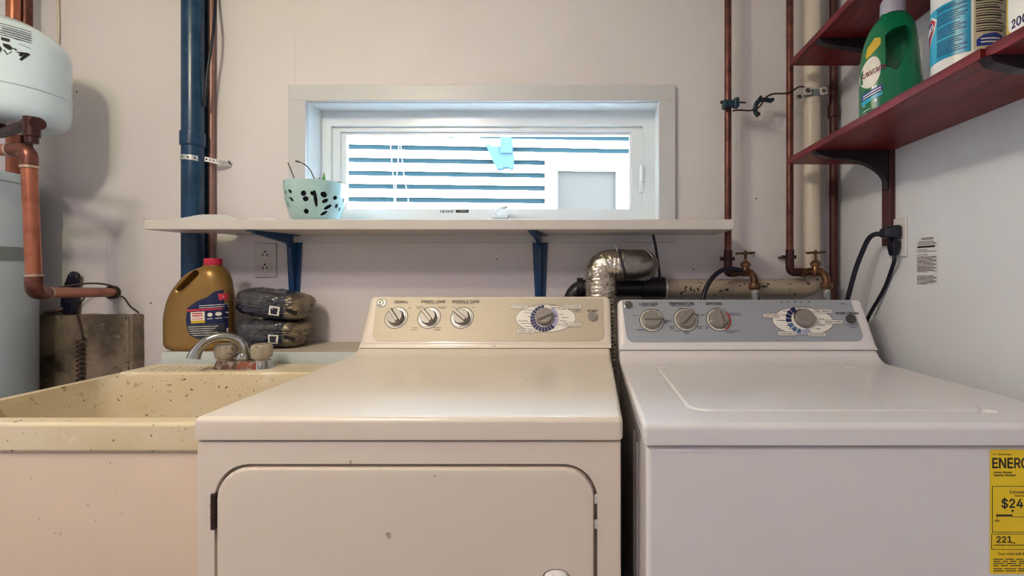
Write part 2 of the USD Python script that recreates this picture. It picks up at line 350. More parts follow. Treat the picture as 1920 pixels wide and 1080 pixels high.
struct('wall_left', bx(XL - .1, XL, YF - .1, YW, -.05, ZC + .1), M['wall_side'], 'left wall')
struct('wall_front', bx(XL, XR, YF - .1, YF, -.05, ZC + .1), M['wall_side'], 'wall behind the camera')
struct('floor', bx(XL, XR, YF, YW, -.1, 0), M['floor'], 'concrete floor')
struct('ceiling', bx(XL, XR, YF, YW, ZC, ZC + .1), M['ceiling'], 'painted ceiling')

# window
w1 = thing('window_1', 'wide low white window above the cream shelf', 'window', (OX0, YW, OZ0), kind='structure')
cw, ct = .056, .018
cx0, cx1, cz0, cz1 = X(546, YW), X(1265, YW), Z(455, YW), Z(162, YW)
part(w1, 'casing_board', rb(cx0, cx1, YW - ct, YW, OZ1 - .001, cz1, .003), M['trim'], 'top casing board', smooth=30)
part(w1, 'casing_board', rb(cx0, cx1, YW - ct, YW, cz0, OZ0 + .001, .003), M['trim'], 'apron board under the shelf', smooth=30)
part(w1, 'casing_board', rb(cx0, OX0 + .002, YW - ct + .0005, YW, OZ0, OZ1, .002), M['trim'], smooth=30)
part(w1, 'casing_board', rb(OX1 - .002, cx1, YW - ct + .0005, YW, OZ0, OZ1, .002), M['trim'], smooth=30)
def ring(x0, x1, z0, z1, ix0, ix1, iz0, iz1, y0, y1, r=.003):
    return rb(x0, x1, y0, y1, z0, z1, r, 8) - man(bx(ix0, ix1, y0 - .1, y1 + .1, iz0, iz1))
GX0, GX1, GZ0, GZ1 = X(650, 1.72), X(1180, 1.72), Z(392, 1.72), Z(254, 1.72)
part(w1, 'jamb_lining', ring(OX0 - .012, OX1 + .012, OZ0 - .012, OZ1 + .012, OX0 + .003, OX1 - .003, OZ0 + .003, OZ1 - .003, YW - .002, YW + .125), M['vinyl'], smooth=30)
fy = 1.695
part(w1, 'window_frame', ring(OX0, OX1, OZ0, OZ1, X(620, fy), X(1205, fy), OZ0 + .02, Z(236, fy), fy, fy + .06), M['vinyl'], smooth=30)
sash = part(w1, 'sash', ring(X(619, fy), X(1206, fy), OZ0 + .018, Z(235, fy), X(638, 1.71), X(1184, 1.71), GZ0 - .006, Z(247, 1.71), fy + .012, fy + .055), M['vinyl'], smooth=30)
part(sash, 'glazing_bead', ring(X(637, 1.71), X(1185, 1.71), GZ0 - .008, Z(246, 1.71), GX0, GX1, GZ0, GZ1, fy + .022, fy + .04), M['vinyl'], smooth=30)
part(w1, 'pane', bx(GX0 - .005, GX1 + .005, fy + .030, fy + .034, GZ0 - .005, GZ1 + .005), M['glass'])
cp = P(936, 404, 1.68)
cr = part(w1, 'crank_handle', [rb(cp[0] - .03, cp[0] + .03, fy - .006, fy + .012, cp[2] - .008, cp[2] + .004, .003),
      tube(spline([cp + [0, .005, 0], P(930, 398, 1.675), P(937, 391, 1.665), P(947, 390, 1.66)], 14), .0048, 10)], M['vinyl'], smooth=40)
kp = P(946, 389, 1.655); part(cr, 'knob', hull_spheres([(kp, .006), (kp + [.006, 0, .001], .005)]), M['galv'], smooth=40)
lp = P(1203, 335, fy)
part(w1, 'latch', [rb(lp[0] - .008, lp[0] + .008, fy - .006, fy + .002, lp[2] - .05, lp[2] + .05, .003), rb(lp[0] - .004, lp[0] + .005, fy - .016, fy - .004, lp[2] - .015, lp[2] + .045, .003)], M['vinyl'], smooth=40)
lt = part(w1, 'maker_plate', [bx(X(853, fy), X(877, fy), fy + .010, fy + .0125, Z(398, fy), Z(393, fy))], M['ink'])
part(lt, 'lettering', [bx(X(u, fy), X(u + w, fy), fy + .0105, fy + .0125, Z(398, fy), Z(393.5, fy)) for u, w in ((823, 2), (827, 5), (834, 3), (838, 4), (843, 5))] +
     [bx(X(860, fy), X(874, fy), fy + .009, fy + .0105, Z(396.3, fy), Z(395, fy))], M['heater_band'], kind='stuff')

# bulb of the room, and an added fill light behind the camera
lamp = thing('bulb_lampholder', 'porcelain ceiling lampholder with a bare warm bulb over the sink', 'lamp', (-1.05, .18, ZC))
part(lamp, 'base', lathe([(0, ZC - .05), (.022, ZC - .05), (.03, ZC - .035), (.055, ZC - .012), (.058, ZC - .0005), (0, ZC - .0005)], 32, (-1.05, .18, 0)), M['porcelain'], smooth=40)
part(lamp, 'bulb', lathe([(0, -.16), (.018, -.157), (.034, -.146), (.041, -.128), (.040, -.112), (.030, -.09), (.018, -.07), (.016, -.049), (0, -.049)], 28, (-1.05, .18, ZC)), M['bulb'], 'glowing bulb', smooth=60)
cl = thing('fill_light', 'added round fill light on the ceiling behind the camera, unseen', 'lamp', (-1.05, -.4, ZC))
part(cl, 'base', lathe([(0, -.03), (.21, -.03), (.215, -.02), (.215, -.0005), (0, -.0005)], 40, (-1.05, -.4, ZC)), M['galv'], smooth=40)
part(cl, 'fill_dome', lathe([(0, -.11), (.06, -.107), (.12, -.095), (.17, -.07), (.195, -.031), (0, -.031)], 40, (-1.05, -.4, ZC)), M['fill_dome'], 'glowing dome of the added fill light', smooth=60)

# ================================================================= DRYER
DX0, DX1, DY0, DYC, DYB = -.637, .0495, .748, 1.272, 1.41
dr = thing('dryer', 'cream front-loading dryer with a champagne control panel beside the sink', 'dryer', ((DX0 + DX1) / 2, 1.08, 0))
def tilt(z, y, z0, y0, k): return z + k * (y - y0)
def machine_top(x0, x1, y0, yc, yb, ztop, zlip, k, zc, r=.009):
    """lid profile: rounded front edge, flat, then a sweep up to the console"""
    pts = [(yb, zlip), (y0 + .001, zlip), (y0, zlip + .001)]
    for t in np.linspace(0, math.pi / 2, 7): pts.append((y0 + r - r * math.cos(t), ztop - r + r * math.sin(t)))
    for y in np.linspace(y0 + .03, yc - .055, 5): pts.append((y, ztop + k * (y - y0)))
    za = ztop + k * (yc - .055 - y0)
    for t in np.linspace(.12, 1, 9): pts.append((yc - .055 + .055 * t, za + (zc - za) * t ** 2.6))
    pts += [(yb, zc)]
    return pts
zt = Z(783, DY0); zc = Z(654, DYC)
lid = loft_x(machine_top(DX0, DX1, DY0, DYC, DYB, zt, Z(826, DY0), .021, zc), DX0, DX1, .008)
part(dr, 'top_panel', lid, M['dryer'], smooth=40)
zl = Z(826, DY0)
bf = DY0 + .004
body = rb(DX0 + .003, DX1 - .003, bf, DYB - .01, .03, zl - .0025, .004)
def door_shape(g): return rrect(X(408, bf) - g, .22 - g, X(1114, bf) + g, Z(876, bf) + g, .05 + g)
recess = ext_y(door_shape(.005), bf - .05, bf + .018)
body = body - man(recess)
part(dr, 'body', body, M['dryer'], smooth=30)
dp = door_shape(-.0005)
door = man(ext_y(dp.buffer(-.004), bf - .0035, bf + .016)).hull() + man(ext_y(dp, bf + .0005, bf + .016))
door = m3.Manifold.batch_hull([man(ext_y(dp.buffer(-.0045), bf - .004, bf - .003)), man(ext_y(dp.buffer(-.0015), bf - .003, bf - .001)), man(ext_y(dp, bf, bf + .0165))])
hx0, hx1, hz = X(1016, bf), X(1070, bf), Z(1064, bf)
grip = ext_y(rrect(hx0, hz - .10, hx1, hz, .018), bf - .05, bf + .006)
door = door - man(grip)
dd = part(dr, 'door', door, M['dryer'], smooth=30)
part(dd, 'handle', m3.Manifold.batch_hull([man(ext_y(rrect(hx0 + .002, hz - .098, hx1 - .002, hz - .002, .016), bf - .0, bf + .005)), man(ext_y(rrect(hx0 + .005, hz - .06, hx1 - .006, hz - .005, .012), bf - .013, bf - .006))]), M['white_plastic'], 'white moulded handle', smooth=40)
for v0 in (925, 1330):
    zz = Z(v0, bf); hx = X(403.5, bf)
    part(dr, 'hinge', [cyl((hx, bf - .003, zz - .055), (hx, bf - .003, zz), .0042, 12), bx(hx - .006, hx + .006, bf - .0012, bf + .004, zz - .055, zz)] + [cyl((hx, bf - .003, zz - q), (hx, bf - .003, zz - q + .001), .0047, 12) for q in (.018, .036)], M['rust_wire'], 'dark steel hinge', smooth=40)
for v0 in (938, 985):
    q = P(1117.2, v0, bf); part(dr, 'catch_plug', hull_spheres([(q + [0, .004, -.005], .0032), (q + [0, .004, .005], .0032)]), M['white_plastic'], smooth=40)
for x_ in (DX0 + .06, DX1 - .06):
    for y_ in (DY0 + .08, DYB - .08): part(dr, 'foot', cyl((x_, y_, 0), (x_, y_, .034), .018, 16), M['abs_black'])

def console(root, x0, x1, yb0, zb0, yt, ztp, yback, enamel):
    """leaning control box; returns the frame of its front face"""
    pr = Polygon([(yb0, zb0), (yt, ztp), (yback, ztp - .006), (yback, zb0)]).buffer(-.01).buffer(.01, quad_segs=5)
    pr = unary_union([pr, Polygon([(yb0 + .001, zb0), (yback, zb0), (yback, zb0 + .02), (yb0 + .012, zb0 + .02)])])
    p = np.array(pr.exterior.coords)[:-1]
    w = np.clip((p[:, 1] - zb0) / .05, 0, 1)
    m = loft_x(p, x0, x1, .016, w, 7)
    part(root, 'console', m, enamel, smooth=35)
    return Fr((x0, yb0, zb0), (1, 0, 0), (0, yt - yb0, ztp - zb0))
ytp = DYC + .068
dfr = console(dr, DX0 + .003, DX1 + .003, DYC + .002, zc + .0015, ytp, Z(556, ytp), DYB, M['dryer'])
part(dr, 'console_seam', bx(DX0 + .006, DX1 - .003, DYC + .004, DYB - .01, zc - .001, zc + .002), M['gap'])

def plate(fr, corners, r, root, mt, h=.0002, d=.0012):
    """face plate: trapezoid given by its corners in the picture of the panel, with rounded lower corners"""
    q = [fr.hit(*c) for c in corners]
    pl = Polygon(q).buffer(-r).buffer(r, quad_segs=10)
    cut = unary_union([pl, Polygon(q).intersection(sbox(-9, (q[0][1] + q[2][1]) / 2, 9, 9)).buffer(-.004).buffer(.004)])
    return part(root, 'face_plate', fr.place(ext(cut, d), h=h), mt)
def spot(fr, name, root, shp, u, v, mt, h=.0015, d=.0005, **k):
    a, b = fr.hit(u, v); return part(root, name, fr.place(ext(shp, d), a, b, h), mt, **k)
def pxm(fr, u, v): # metres per pixel across the panel near u, v
    return fr.hit(u + 1, v)[0] - fr.hit(u, v)[0]
def knob(root, fr, u, v, ang, ro, rk, big=False):
    a, b = fr.hit(u, v)
    k = part(root, 'knob', fr.place(lathe([(0, 0), (rk * 1.08, 0), (rk * 1.08, .002), (rk, .004), (rk * .97, .014), (rk * .9, .016), (0, .016)], 40), a, b, .0018), M['knob'], smooth=35)
    part(k, 'dial_ring', fr.place(ext(Point(0, 0).buffer(ro, 24), .0006), a, b, .0013), M['knob_ring'])
    part(k, 'dial_outline', fr.place(ext(Point(0, 0).buffer(ro * 1.06, 24).difference(Point(0, 0).buffer(ro, 24)), .0006), a, b, .0012), M['outline'])
    L = rk * (1.0 if big else 1.22); w = rk * (.40 if big else .24)
    g = m3.Manifold.batch_hull([man(ext(rrect(-rk * .95, -w * 1.2, L * .97, w * 1.2, w * .9), .001)).translate([0, 0, .012]), man(ext(rrect(-rk * .88, -w * .62, L, w * .62, w * .6), .001)).translate([0, 0, .0235])])
    part(k, 'grip', fr.place(g, a, b, .0018, ang), M['knob'], smooth=35)
    part(k, 'skirt_ring', fr.place(lathe([(rk * 1.04, 0), (rk * 1.16, 0), (rk * 1.14, .0035), (rk * 1.04, .0035), (rk * 1.04, 0)], 40), a, b, .0018), M['chrome'], smooth=40)
    return k
def sector(r0, r1, a0, a1):
    t = np.radians(np.linspace(a0, a1, 6)); return Polygon(list(zip(r1 * np.cos(t), r1 * np.sin(t))) + list(zip(r0 * np.cos(t[::-1]), r0 * np.sin(t[::-1]))))
def dial_ticks(fr, u, v, ro, degs):
    a, b = fr.hit(u, v); return [fr.place(ext(Point(ro * .93 * math.cos(math.radians(q)), ro * .93 * math.sin(math.radians(q))).buffer(.0009), .0004), a, b, .0019) for q in degs]
def words(fr, items):
    out = []
    for s, u, v, hpx, bold in items:
        a, b = fr.hit(u, v); out.append(fr.place(text(s, hpx * pxm(fr, u, v), .0003, bold), a, b, .0021))
    return out
def smallprint(fr, items, seed=0):
    out = []
    for i, (u0, u1, v) in enumerate(items):
        a, b = fr.hit(u0, v); a1 = fr.hit(u1, v)[0]; out.append(fr.place(dashes(0, a1 - a, 0, .0012, .0003, seed + i), a, b, .0019))
    return out
def logo_badge(fr, u, v, r, root):
    a, b = fr.hit(u, v)
    k = part(root, 'badge', fr.place(lathe([(0, 0), (r, 0), (r, .0015), (r * .85, .0022), (0, .0022)], 32), a, b, .0014), M['chrome'], 'round monogram badge', smooth=40)
    part(k, 'badge_disc', fr.place(ext(Point(0, 0).buffer(r * .82, 16), .0003), a, b, .0037), M['ink'])
    mono = [fr.place(text('G', r * .85, .0003, True), a - r * .25, b + r * .06, .0041), fr.place(text('E', r * .8, .0003, True), a + r * .28, b - r * .06, .0041)]
    mono.append(fr.place(ext(Point(0, 0).buffer(r * .76, 16).difference(Point(0, 0).buffer(r * .68, 16)), .0003), a, b, .0041))
    part(k, 'monogram', mono, M['chrome'])

fp = plate(dfr, [(697, 640), (1133, 640), (1131, 560), (707, 560)], .022, dr, M['panel_warm'])
logo_badge(dfr, 716, 568.5, .0125, dr)
for u, angd in ((743.5, 128), (805, 132), (866.5, 140)): knob(dr, dfr, u, 596, math.radians(angd), .0305, .0222)
pm = pxm(dfr, 1020, 596)
oval = affinity.scale(Point(0, 0).buffer(1, 32), 56 * pm, .0405)
od = spot(dfr, 'dial_plate', dr, oval, 1023, 597, M['print_white'], .0013, .0004)
part(od, 'dial_outline', dfr.place(ext(oval.buffer(.0011).difference(oval), .0005), *dfr.hit(1023, 597), .0013), M['outline'])
a, b = dfr.hit(1021, 597)
for mt, segs in (('navy_print', [(q, q + 13) for q in range(95, 318, 15)]), ('lilac_print', [(320, 357), (3, 60)])):
    part(od, 'dial_segments', [dfr.place(ext(sector(.026, .0395, *s), .0004), a, b, .0018) for s in segs], M[mt])
kk = knob(dr, dfr, 1021, 595, math.radians(25), .0255, .0235, True)
tags = []
for s, u, v, wpx in (('COTTONS', 974, 575.5, 31), ('EASY CARE', 1073, 575.5, 34), ('DELICATES', 1073, 609, 33), ('TIMED DRY', 986, 621, 33)):
    a, b = dfr.hit(u, v); w = wpx * pm
    tg = part(od, 'programme_tag', dfr.place(ext(rrect(-w / 2, -.0056, w / 2, .0056, .003), .0006), a, b, .0019), M['print_white'])
    part(od, 'tag_outline', dfr.place(ext(rrect(-w / 2 - .0007, -.0063, w / 2 + .0007, .0063, .0036).difference(rrect(-w / 2, -.0056, w / 2, .0056, .003)), .0006), a, b, .0019), M['outline'])
    tags.append(dfr.place(text(s, .0062, .0003, False, w * .84), a, b, .0026))
st = spot(dfr, 'start_button', dr, Point(0, 0).buffer(.0125, 20), 1111, 594.5, M['knob'], .0014, .006)
part(dr, 'lettering', tags + words(dfr, [('SIGNAL', 753, 566.5, 5, True), ('FABRIC CARE', 813, 566, 5, True), ('WRINKLE CARE', 873, 566, 5, True), ('START', 1111, 583.5, 4.4, True)]) +
     smallprint(dfr, [(801, 823, 570), (855, 890, 570), (766, 771, 578), (781, 795, 576), (782, 790, 578.5), (822, 838, 576), (824, 836, 578.5), (848, 853, 577), (886, 891, 577), (772, 784, 615), (771, 783, 619), (814, 828, 615), (815, 826, 619),
        (998, 1014, 575), (1030, 1043, 573), (1036, 1050, 577), (982, 999, 582), (983, 998, 587), (989, 994, 594), (972, 990, 602), (977, 996, 607), (985, 1003, 612), (1005, 1010, 615), (1014, 1020, 617), (1026, 1040, 616), (1045, 1054, 609), (1050, 1062, 602), (1053, 1066, 596), (1051, 1056, 590), (1045, 1060, 580), (1075, 1088, 582), (1077, 1088, 585)]) +
     dial_ticks(dfr, 743.5, 596, .0305, (45,)) + dial_ticks(dfr, 805, 596, .0305, (45, 225, 315)) + dial_ticks(dfr, 866.5, 596, .0305, (45,)), M['outline'], 'dark printed lettering', kind='stuff')

# ================================================================= WASHER
WX0, WX1, WY0, WYC, WYB = .0735, .757, .682, 1.245, 1.38
ws = thing('washer', 'white top-loading washer with a grey control panel and yellow energy card', 'washer', ((WX0 + WX1) / 2, 1.03, 0))
zt, zc, zl = Z(795, WY0), Z(657.5, WYC), Z(836, WY0)
k = -.031
lid = loft_x(machine_top(WX0, WX1, WY0, WYC, WYB, zt, zl, k, zc), WX0, WX1, .008)
LX0, LX1, LY0, LY1 = .158, .640, .752, 1.135
def slope(m, dz=0):
    m = tm(m).copy(); m.vertices[:, 2] += zt + k * (m.vertices[:, 1] - WY0) + dz; return m
lsh = rrect(LX0, LY0, LX1, LY1 + .05, .035).intersection(sbox(LX0, LY0, LX1, LY1))
well = slope(ext(lsh.buffer(.0028), .02), -.0035)
lid = man(lid) - man(well)
notch = slope(hull_spheres([((LX1 - .03, LY0 - .0, .004), .011), ((LX1 - .004, LY0 - .0, .004), .011)]), -.004)
lid = lid - man(notch)
part(ws, 'top_panel', lid, M['washer'], smooth=40)
lp_ = m3.Manifold.batch_hull([man(slope(ext(lsh.buffer(-.004), .0005), .0012)), man(slope(ext(lsh, .001), -.0032))])
lidp = part(ws, 'lid', lp_, M['washer'], smooth=35)
part(ws, 'lid_hinge', [slope(rb(x_ - .012, x_ + .012, LY1 + .002, LY1 + .012, -.003, .0035, .002)) for x_ in (LX0 + .01, LX1 - .01)], M['washer'])
wbf = WY0 + .005
body = rb(WX0 + .006, WX1 - .006, wbf, WYB - .01, .03, zl - .0025, .009, 16)
part(ws, 'body', body, M['washer'], smooth=30)
part(ws, 'lid_seam', bx(WX0 + .012, WX1 - .012, wbf + .008, WYB - .02, zl - .003, zl + .001), M['gap'])
for x_ in (WX0 + .06, WX1 - .06):
    for y_ in (WY0 + .08, WYB - .08): part(ws, 'foot', cyl((x_, y_, 0), (x_, y_, .034), .018, 16), M['abs_black'])
for y_ in (.80, .86):       # pressed ribs of the side panel
    part(ws, 'side_rib', rb(WX0 + .002, WX0 + .0075, y_, y_ + .012, .06, zl - .04, .003), M['washer'], smooth=40)
ytp = WYC + .074
wfr = console(ws, WX0 - .001, WX1 + .003, WYC + .002, zc + .0015, ytp, Z(562, ytp), WYB, M['washer'])
part(ws, 'console_seam', bx(WX0 + .006, WX1 - .004, WYC + .004, WYB - .01, zc - .001, zc + .002), M['gap'])
plate(wfr, [(1176, 642), (1622, 640), (1594, 562.5), (1166, 564)], .022, ws, M['panel_grey'])
logo_badge(wfr, 1178.5, 572.5, .0125, ws)
pm = pxm(wfr, 1500, 600)
for u, v, angd in ((1222, 601, 0), (1285.5, 600, 48), (1347, 600, 100)): knob(ws, wfr, u, v, math.radians(angd), .0322, .0242)
a, b = wfr.hit(1347, 600)
part(ws, 'dial_arc', wfr.place(ext(sector(.0305, .0345, -62, 40), .0004), a, b, .0021), M['red_print'], 'red arc beside the options knob')
oval = affinity.scale(Point(0, 0).buffer(1, 32), 56.5 * pm, .0405)
od = spot(wfr, 'dial_plate', ws, oval, 1505, 602, M['print_white'], .0013, .0004)
part(od, 'dial_outline', wfr.place(ext(oval.buffer(.0011).difference(oval), .0005), *wfr.hit(1505, 602), .0013), M['outline'])
a, b = wfr.hit(1502, 601)
for mt, segs in (('navy_print', [(105, 128), (131, 148), (151, 168), (171, 188)]), ('blue_print', [(194, 214), (218, 236), (240, 256)]), ('lilac_print', [(260, 300)])):
    part(od, 'dial_segments', [wfr.place(ext(sector(.027, .0415, *s), .0004), a, b, .0018) for s in segs], M[mt])
knob(ws, wfr, 1507, 598, math.radians(-28), .0262, .025, True)
tags = []
for s, u, v, wpx in (('COTTONS', 1446, 592.5, 31), ('PRE-WASH', 1542, 584, 33), ('EASY CARE', 1563, 604, 32), ('DELICATES', 1531, 628, 32), ('CASUALS', 1475, 626, 33)):
    a, b = wfr.hit(u, v); w = wpx * pm
    tg = part(od, 'programme_tag', wfr.place(ext(rrect(-w / 2, -.0056, w / 2, .0056, .003), .0006), a, b, .0019), M['print_white'])
    part(od, 'tag_outline', wfr.place(ext(rrect(-w / 2 - .0007, -.0063, w / 2 + .0007, .0063, .0036).difference(rrect(-w / 2, -.0056, w / 2, .0056, .003)), .0006), a, b, .0019), M['outline'])
    tags.append(wfr.place(text(s, .0062, .0003, False, w * .84), a, b, .0026))
spot(wfr, 'start_button', ws, Point(0, 0).buffer(.0125, 20), 1594, 599, M['outline'], .0014, .006)
part(ws, 'lettering', tags + words(wfr, [('LOAD SIZE', 1216, 570.5, 4.8, True), ('TEMPERATURE', 1277.5, 570, 4.8, True), ('OPTIONS', 1338, 570, 4.8, True), ('START / PAUSE', 1588, 588, 4.2, True)]) +
     smallprint(wfr, [(1204, 1229, 574), (1258, 1297, 574), (1272, 1287, 579), (1213, 1223, 581), (1228, 1235, 582), (1187, 1196, 592), (1194, 1207, 619), (1246, 1259, 602), (1247, 1250, 606), (1303, 1311, 590), (1314, 1322, 591), (1255, 1264, 613), (1257, 1264, 616), (1266, 1275, 621), (1281, 1293, 623), (1283, 1292, 626), (1307, 1316, 613), (1308, 1316, 616), (1322, 1328, 613), (1324, 1328, 616), (1366, 1388, 588), (1366, 1391, 591), (1361, 1386, 621), (1362, 1378, 624), (1338, 1350, 579),
        (1586, 1608, 610), (1593, 1605, 614), (1493, 1501, 577), (1505, 1514, 577), (1492, 1511, 580), (1468, 1478, 584), (1482, 1488, 580), (1466, 1474, 591), (1456, 1474, 601), (1474, 1480, 611), (1479, 1491, 617), (1494, 1502, 621), (1530, 1538, 617), (1536, 1547, 610), (1535, 1545, 599), (1575, 1584, 570)], 50) +
     [wfr.place(ext(sbox(-.002, -.0012, .002, .0012), .0004), *wfr.hit(u, 566.5), .0019) for u in (1465, 1477, 1490, 1502.5, 1516)] +
     dial_ticks(wfr, 1222, 601, .0322, (165, 235)) + dial_ticks(wfr, 1285.5, 600, .0322, (210, 240, 270, 325)) + dial_ticks(wfr, 1347, 600, .0322, (155, 205, 300)), M['ink'], 'dark printed lettering', kind='stuff')
# energy card on the washer front
ef = Fr((0, wbf - .0003, 0), (1, 0, 0), (0, 0, 1))
def E(u, v): return ef.hit(u, v)
e0, e1 = E(1859, 843), E(1853, 1076)
ex0, ez1, ez0 = (e0[0] + e1[0]) / 2, e0[1], e1[1]; ew = .135
en = part(ws, 'energy_card', ef.place(ext(rrect(ex0, ez0, ex0 + ew, ez1, .003), .0004)), M['energy'], 'yellow printed energy card')
def et(s, u, v, hpx, bold=False, width=None):
    a, b = E(u, v); return ef.place(text(s, hpx * wbf / FPX, .0002, bold, width, center=False), a, b, .0004)
def er(u0, v0, u1, v1):
    p, q = E(u0, v0), E(u1, v1); return ef.place(bx(p[0], q[0], q[1], p[1], 0, .0002), h=.0004)
L_ = [et('U.S. Government', 1861, 851.5, 3.2), et('ENERGYGUIDE', 1860, 868, 18.5, True, .118), et('Clothes Washer', 1862, 885.5, 3.4, True), et('Capacity: Standard', 1862, 891, 3.4, True), et('Estimated Yearly', 1893, 923, 5), et('Operating Cost', 1902, 929.5, 3),
      et('$24', 1877, 943.5, 16, True), et('$10', 1865, 976, 3.2, True), et('221', 1868, 1011, 11.5, True), et('kWh', 1896, 1017.5, 2.6), et('Estimated Yearly Electricity Use', 1864, 1022, 3.4), et('Your cost will depend', 1870, 1038.5, 5)]
L_ += [er(1859.5, 911, 1990, 911.9), er(1859.5, 911, 1860.4, 997.5), er(1859, 997, 1990, 997.9), er(1858.5, 1000.5, 1990, 1001.4), er(1858.5, 1000.5, 1859.4, 1030), er(1858.5, 1029.3, 1990, 1030.1), er(1868, 964.5, 1898, 968), er(1898, 968.5, 1990, 969.3), er(1868, 962, 1869, 971)]
a, b = E(1898, 958); L_.append(ef.place(ext(Polygon([(-.0022, .0018), (.0022, .0018), (0, -.0022)]), .0002), a, b, .0004))
for i, v in enumerate((1048, 1052, 1056, 1060, 1066, 1070)):
    p = E(1862, v); L_.append(ef.place(dashes(0, .12, 0, .0011, .0002, 300 + i), p[0], p[1], .0004))
part(en, 'lettering', L_, M['ink'], 'black print', kind='stuff')

# ================================================================= SINK
SX0, SX1, SY0, SY1, SYB = -1.325, -.642, .877, 1.285, 1.402
zr = Z(793, SY0)
rimh = (850 - 793) * SY0 / FPX
outer = rb(SX0, SX1, SY0, SYB, zr - rimh, zr, .008, 16) + rb(SX0 + .012, SX1 - .012, SY0 + .012, SYB - .02, .50, zr - rimh + .01, .02, 16)
deck = rb(SX0 + .03, SX1 - .004, SY1 - .002, SYB, zr - .03, zr + .007, .006, 16)
cav = m3.Manifold.batch_hull([m3.Manifold.sphere(r, 24).translate([x, y, z]) for (x0, x1, y0, y1, z, r) in ((SX0 + .02, SX1 - .02, SY0 + .02, SY1, zr + .2, .035), (SX0 + .045, SX1 - .045, SY0 + .05, SY1 - .035, zr - .31, .05)) for x in (x0 + r, x1 - r) for y in (y0 + r, y1 - r)])
tub = (outer + deck) - cav
sk = thing('laundry_sink', 'deep cream laundry sink, stained and speckled, left of the dryer', 'sink', ((SX0 + SX1) / 2, (SY0 + SYB) / 2, 0))
part(sk, 'basin', tub, M['sink'], smooth=35)
fl_ = []
for i in range(9):
    x_ = X(305 + i * 13, 1.34); fl_.append(hull_spheres([((x_, SY1 + .02, zr + .006), .003), ((x_ - .02, SY1 + .075, zr + .006), .003)], 8))
part(sk, 'soap_ridges', fl_, M['sink'], smooth=40)
part(sk, 'front_apron', rb(SX0 + .014, SX1 - .014, SY0 + .008, SY0 + .016, .51, zr - rimh + .002, .003), M['sink_front'], 'dull pinkish front face below the rim', smooth=30)
for x_ in (SX0 + .05, SX1 - .05):
    for y_ in (SY0 + .06, SYB - .06): part(sk, 'leg', tube([(x_, y_, 0), (x_, y_, .53)], [.014, .02], 12), M['white_plastic'])
part(sk, 'drain', lathe([(0, 0), (.04, 0), (.042, .003), (.03, .004), (0, .002)], 28, ((SX0 + SX1) / 2, 1.07, zr - .3095)), M['chrome'], smooth=40)

# faucet on the sink deck
fyy = 1.338; fx = X(457, fyy); fz = zr + .007
fc = thing('faucet', 'old faucet with clear knobs on a rusty base at the back of the sink', 'faucet', (fx, fyy, fz))
fb = m3.Manifold.batch_hull([man(ext(rrect(-.079, -.027, .079, .027, .026), .002)), man(ext(rrect(-.072, -.021, .072, .021, .02), .001)).translate([0, 0, .021])]).translate([fx, fyy, fz])
part(fc, 'base', fb, M['rusty'], 'rusted chrome base', smooth=35)
part(fc, 'base_end', m3.Manifold.batch_hull([man(ext(rrect(.038, -.0275, .0798, .0275, .026), .002)), man(ext(rrect(.038, -.0215, .0728, .0215, .02), .001)).translate([0, 0, .0214])]).translate([fx, fyy, fz]), M['chrome'], 'brighter chrome end', smooth=35)
for s in (-1, 1):
    kx = fx + s * .0515
    pr = [(0, .0205), (.018, .0205), (.018, .026), (.0245, .030), (.027, .040), (.0275, .058), (.0255, .066), (.020, .069), (.016, .067), (0, .067)]
    kn = lathe(pr, 48, (0, 0, 0)); v = kn.vertices.copy(); an = np.arctan2(v[:, 1], v[:, 0]); rr = np.hypot(v[:, 0], v[:, 1])
    f_ = 1 - .07 * np.maximum(0, np.cos(an * 8)) * ((v[:, 2] > .029) & (v[:, 2] < .067) & (rr > .02)); v[:, 0] *= f_; v[:, 1] *= f_; kn.vertices = v + [kx, fyy, fz]
    kp_ = part(fc, 'knob', kn, M['acrylic'], 'cloudy clear fluted knob', smooth=40)
    part(kp_, 'stem', cyl((kx, fyy, fz + .02), (kx, fyy, fz + .06), .008, 16), M['chrome'])
sp = spline([(fx, fyy, fz + .02), (fx, fyy, fz + .05), (fx - .006, fyy - .004, fz + .074), (fx - .032, fyy - .02, fz + .092), (fx - .062, fyy - .04, fz + .088), (fx - .083, fyy - .053, fz + .066), (fx - .092, fyy - .06, fz + .038)], 40)
rads = np.interp(np.linspace(0, 1, 40), [0, .1, .3, .8, .95, 1], [.015, .0135, .0125, .0125, .015, .0165])
spt = part(fc, 'spout', tube(sp, rads, 20), M['chrome'], smooth=50)
part(spt, 'spout_nut', lathe([(0, .02), (.019, .02), (.02, .024), (.02, .034), (.016, .042), (0, .042)], 24, (fx, fyy, fz)), M['chrome'], smooth=35)

# ledge behind the sink
LY, LZ = 1.415, Z(660, 1.415)
le = thing('wall_ledge', 'pale blue-grey painted ledge behind the sink carrying the gold jug', 'ledge', ((SX0 + SX1) / 2, LY, LZ - .05))
part(le, 'front_board', rb(X(302, LY), SX1 - .01, LY, LY + .018, LZ - .06, LZ - .0005, .002), M['ledge'], 'pale blue front edge', smooth=30)
part(le, 'top_board', rb(X(302, LY), SX1 - .01, LY + .001, YW, LZ - .018, LZ, .002), M['ledge_top'], smooth=30)
part(le, 'cleat', bx(X(302, LY) + .02, SX1 - .04, YW - .025, YW, LZ - .06, LZ - .018), M['ledge'])

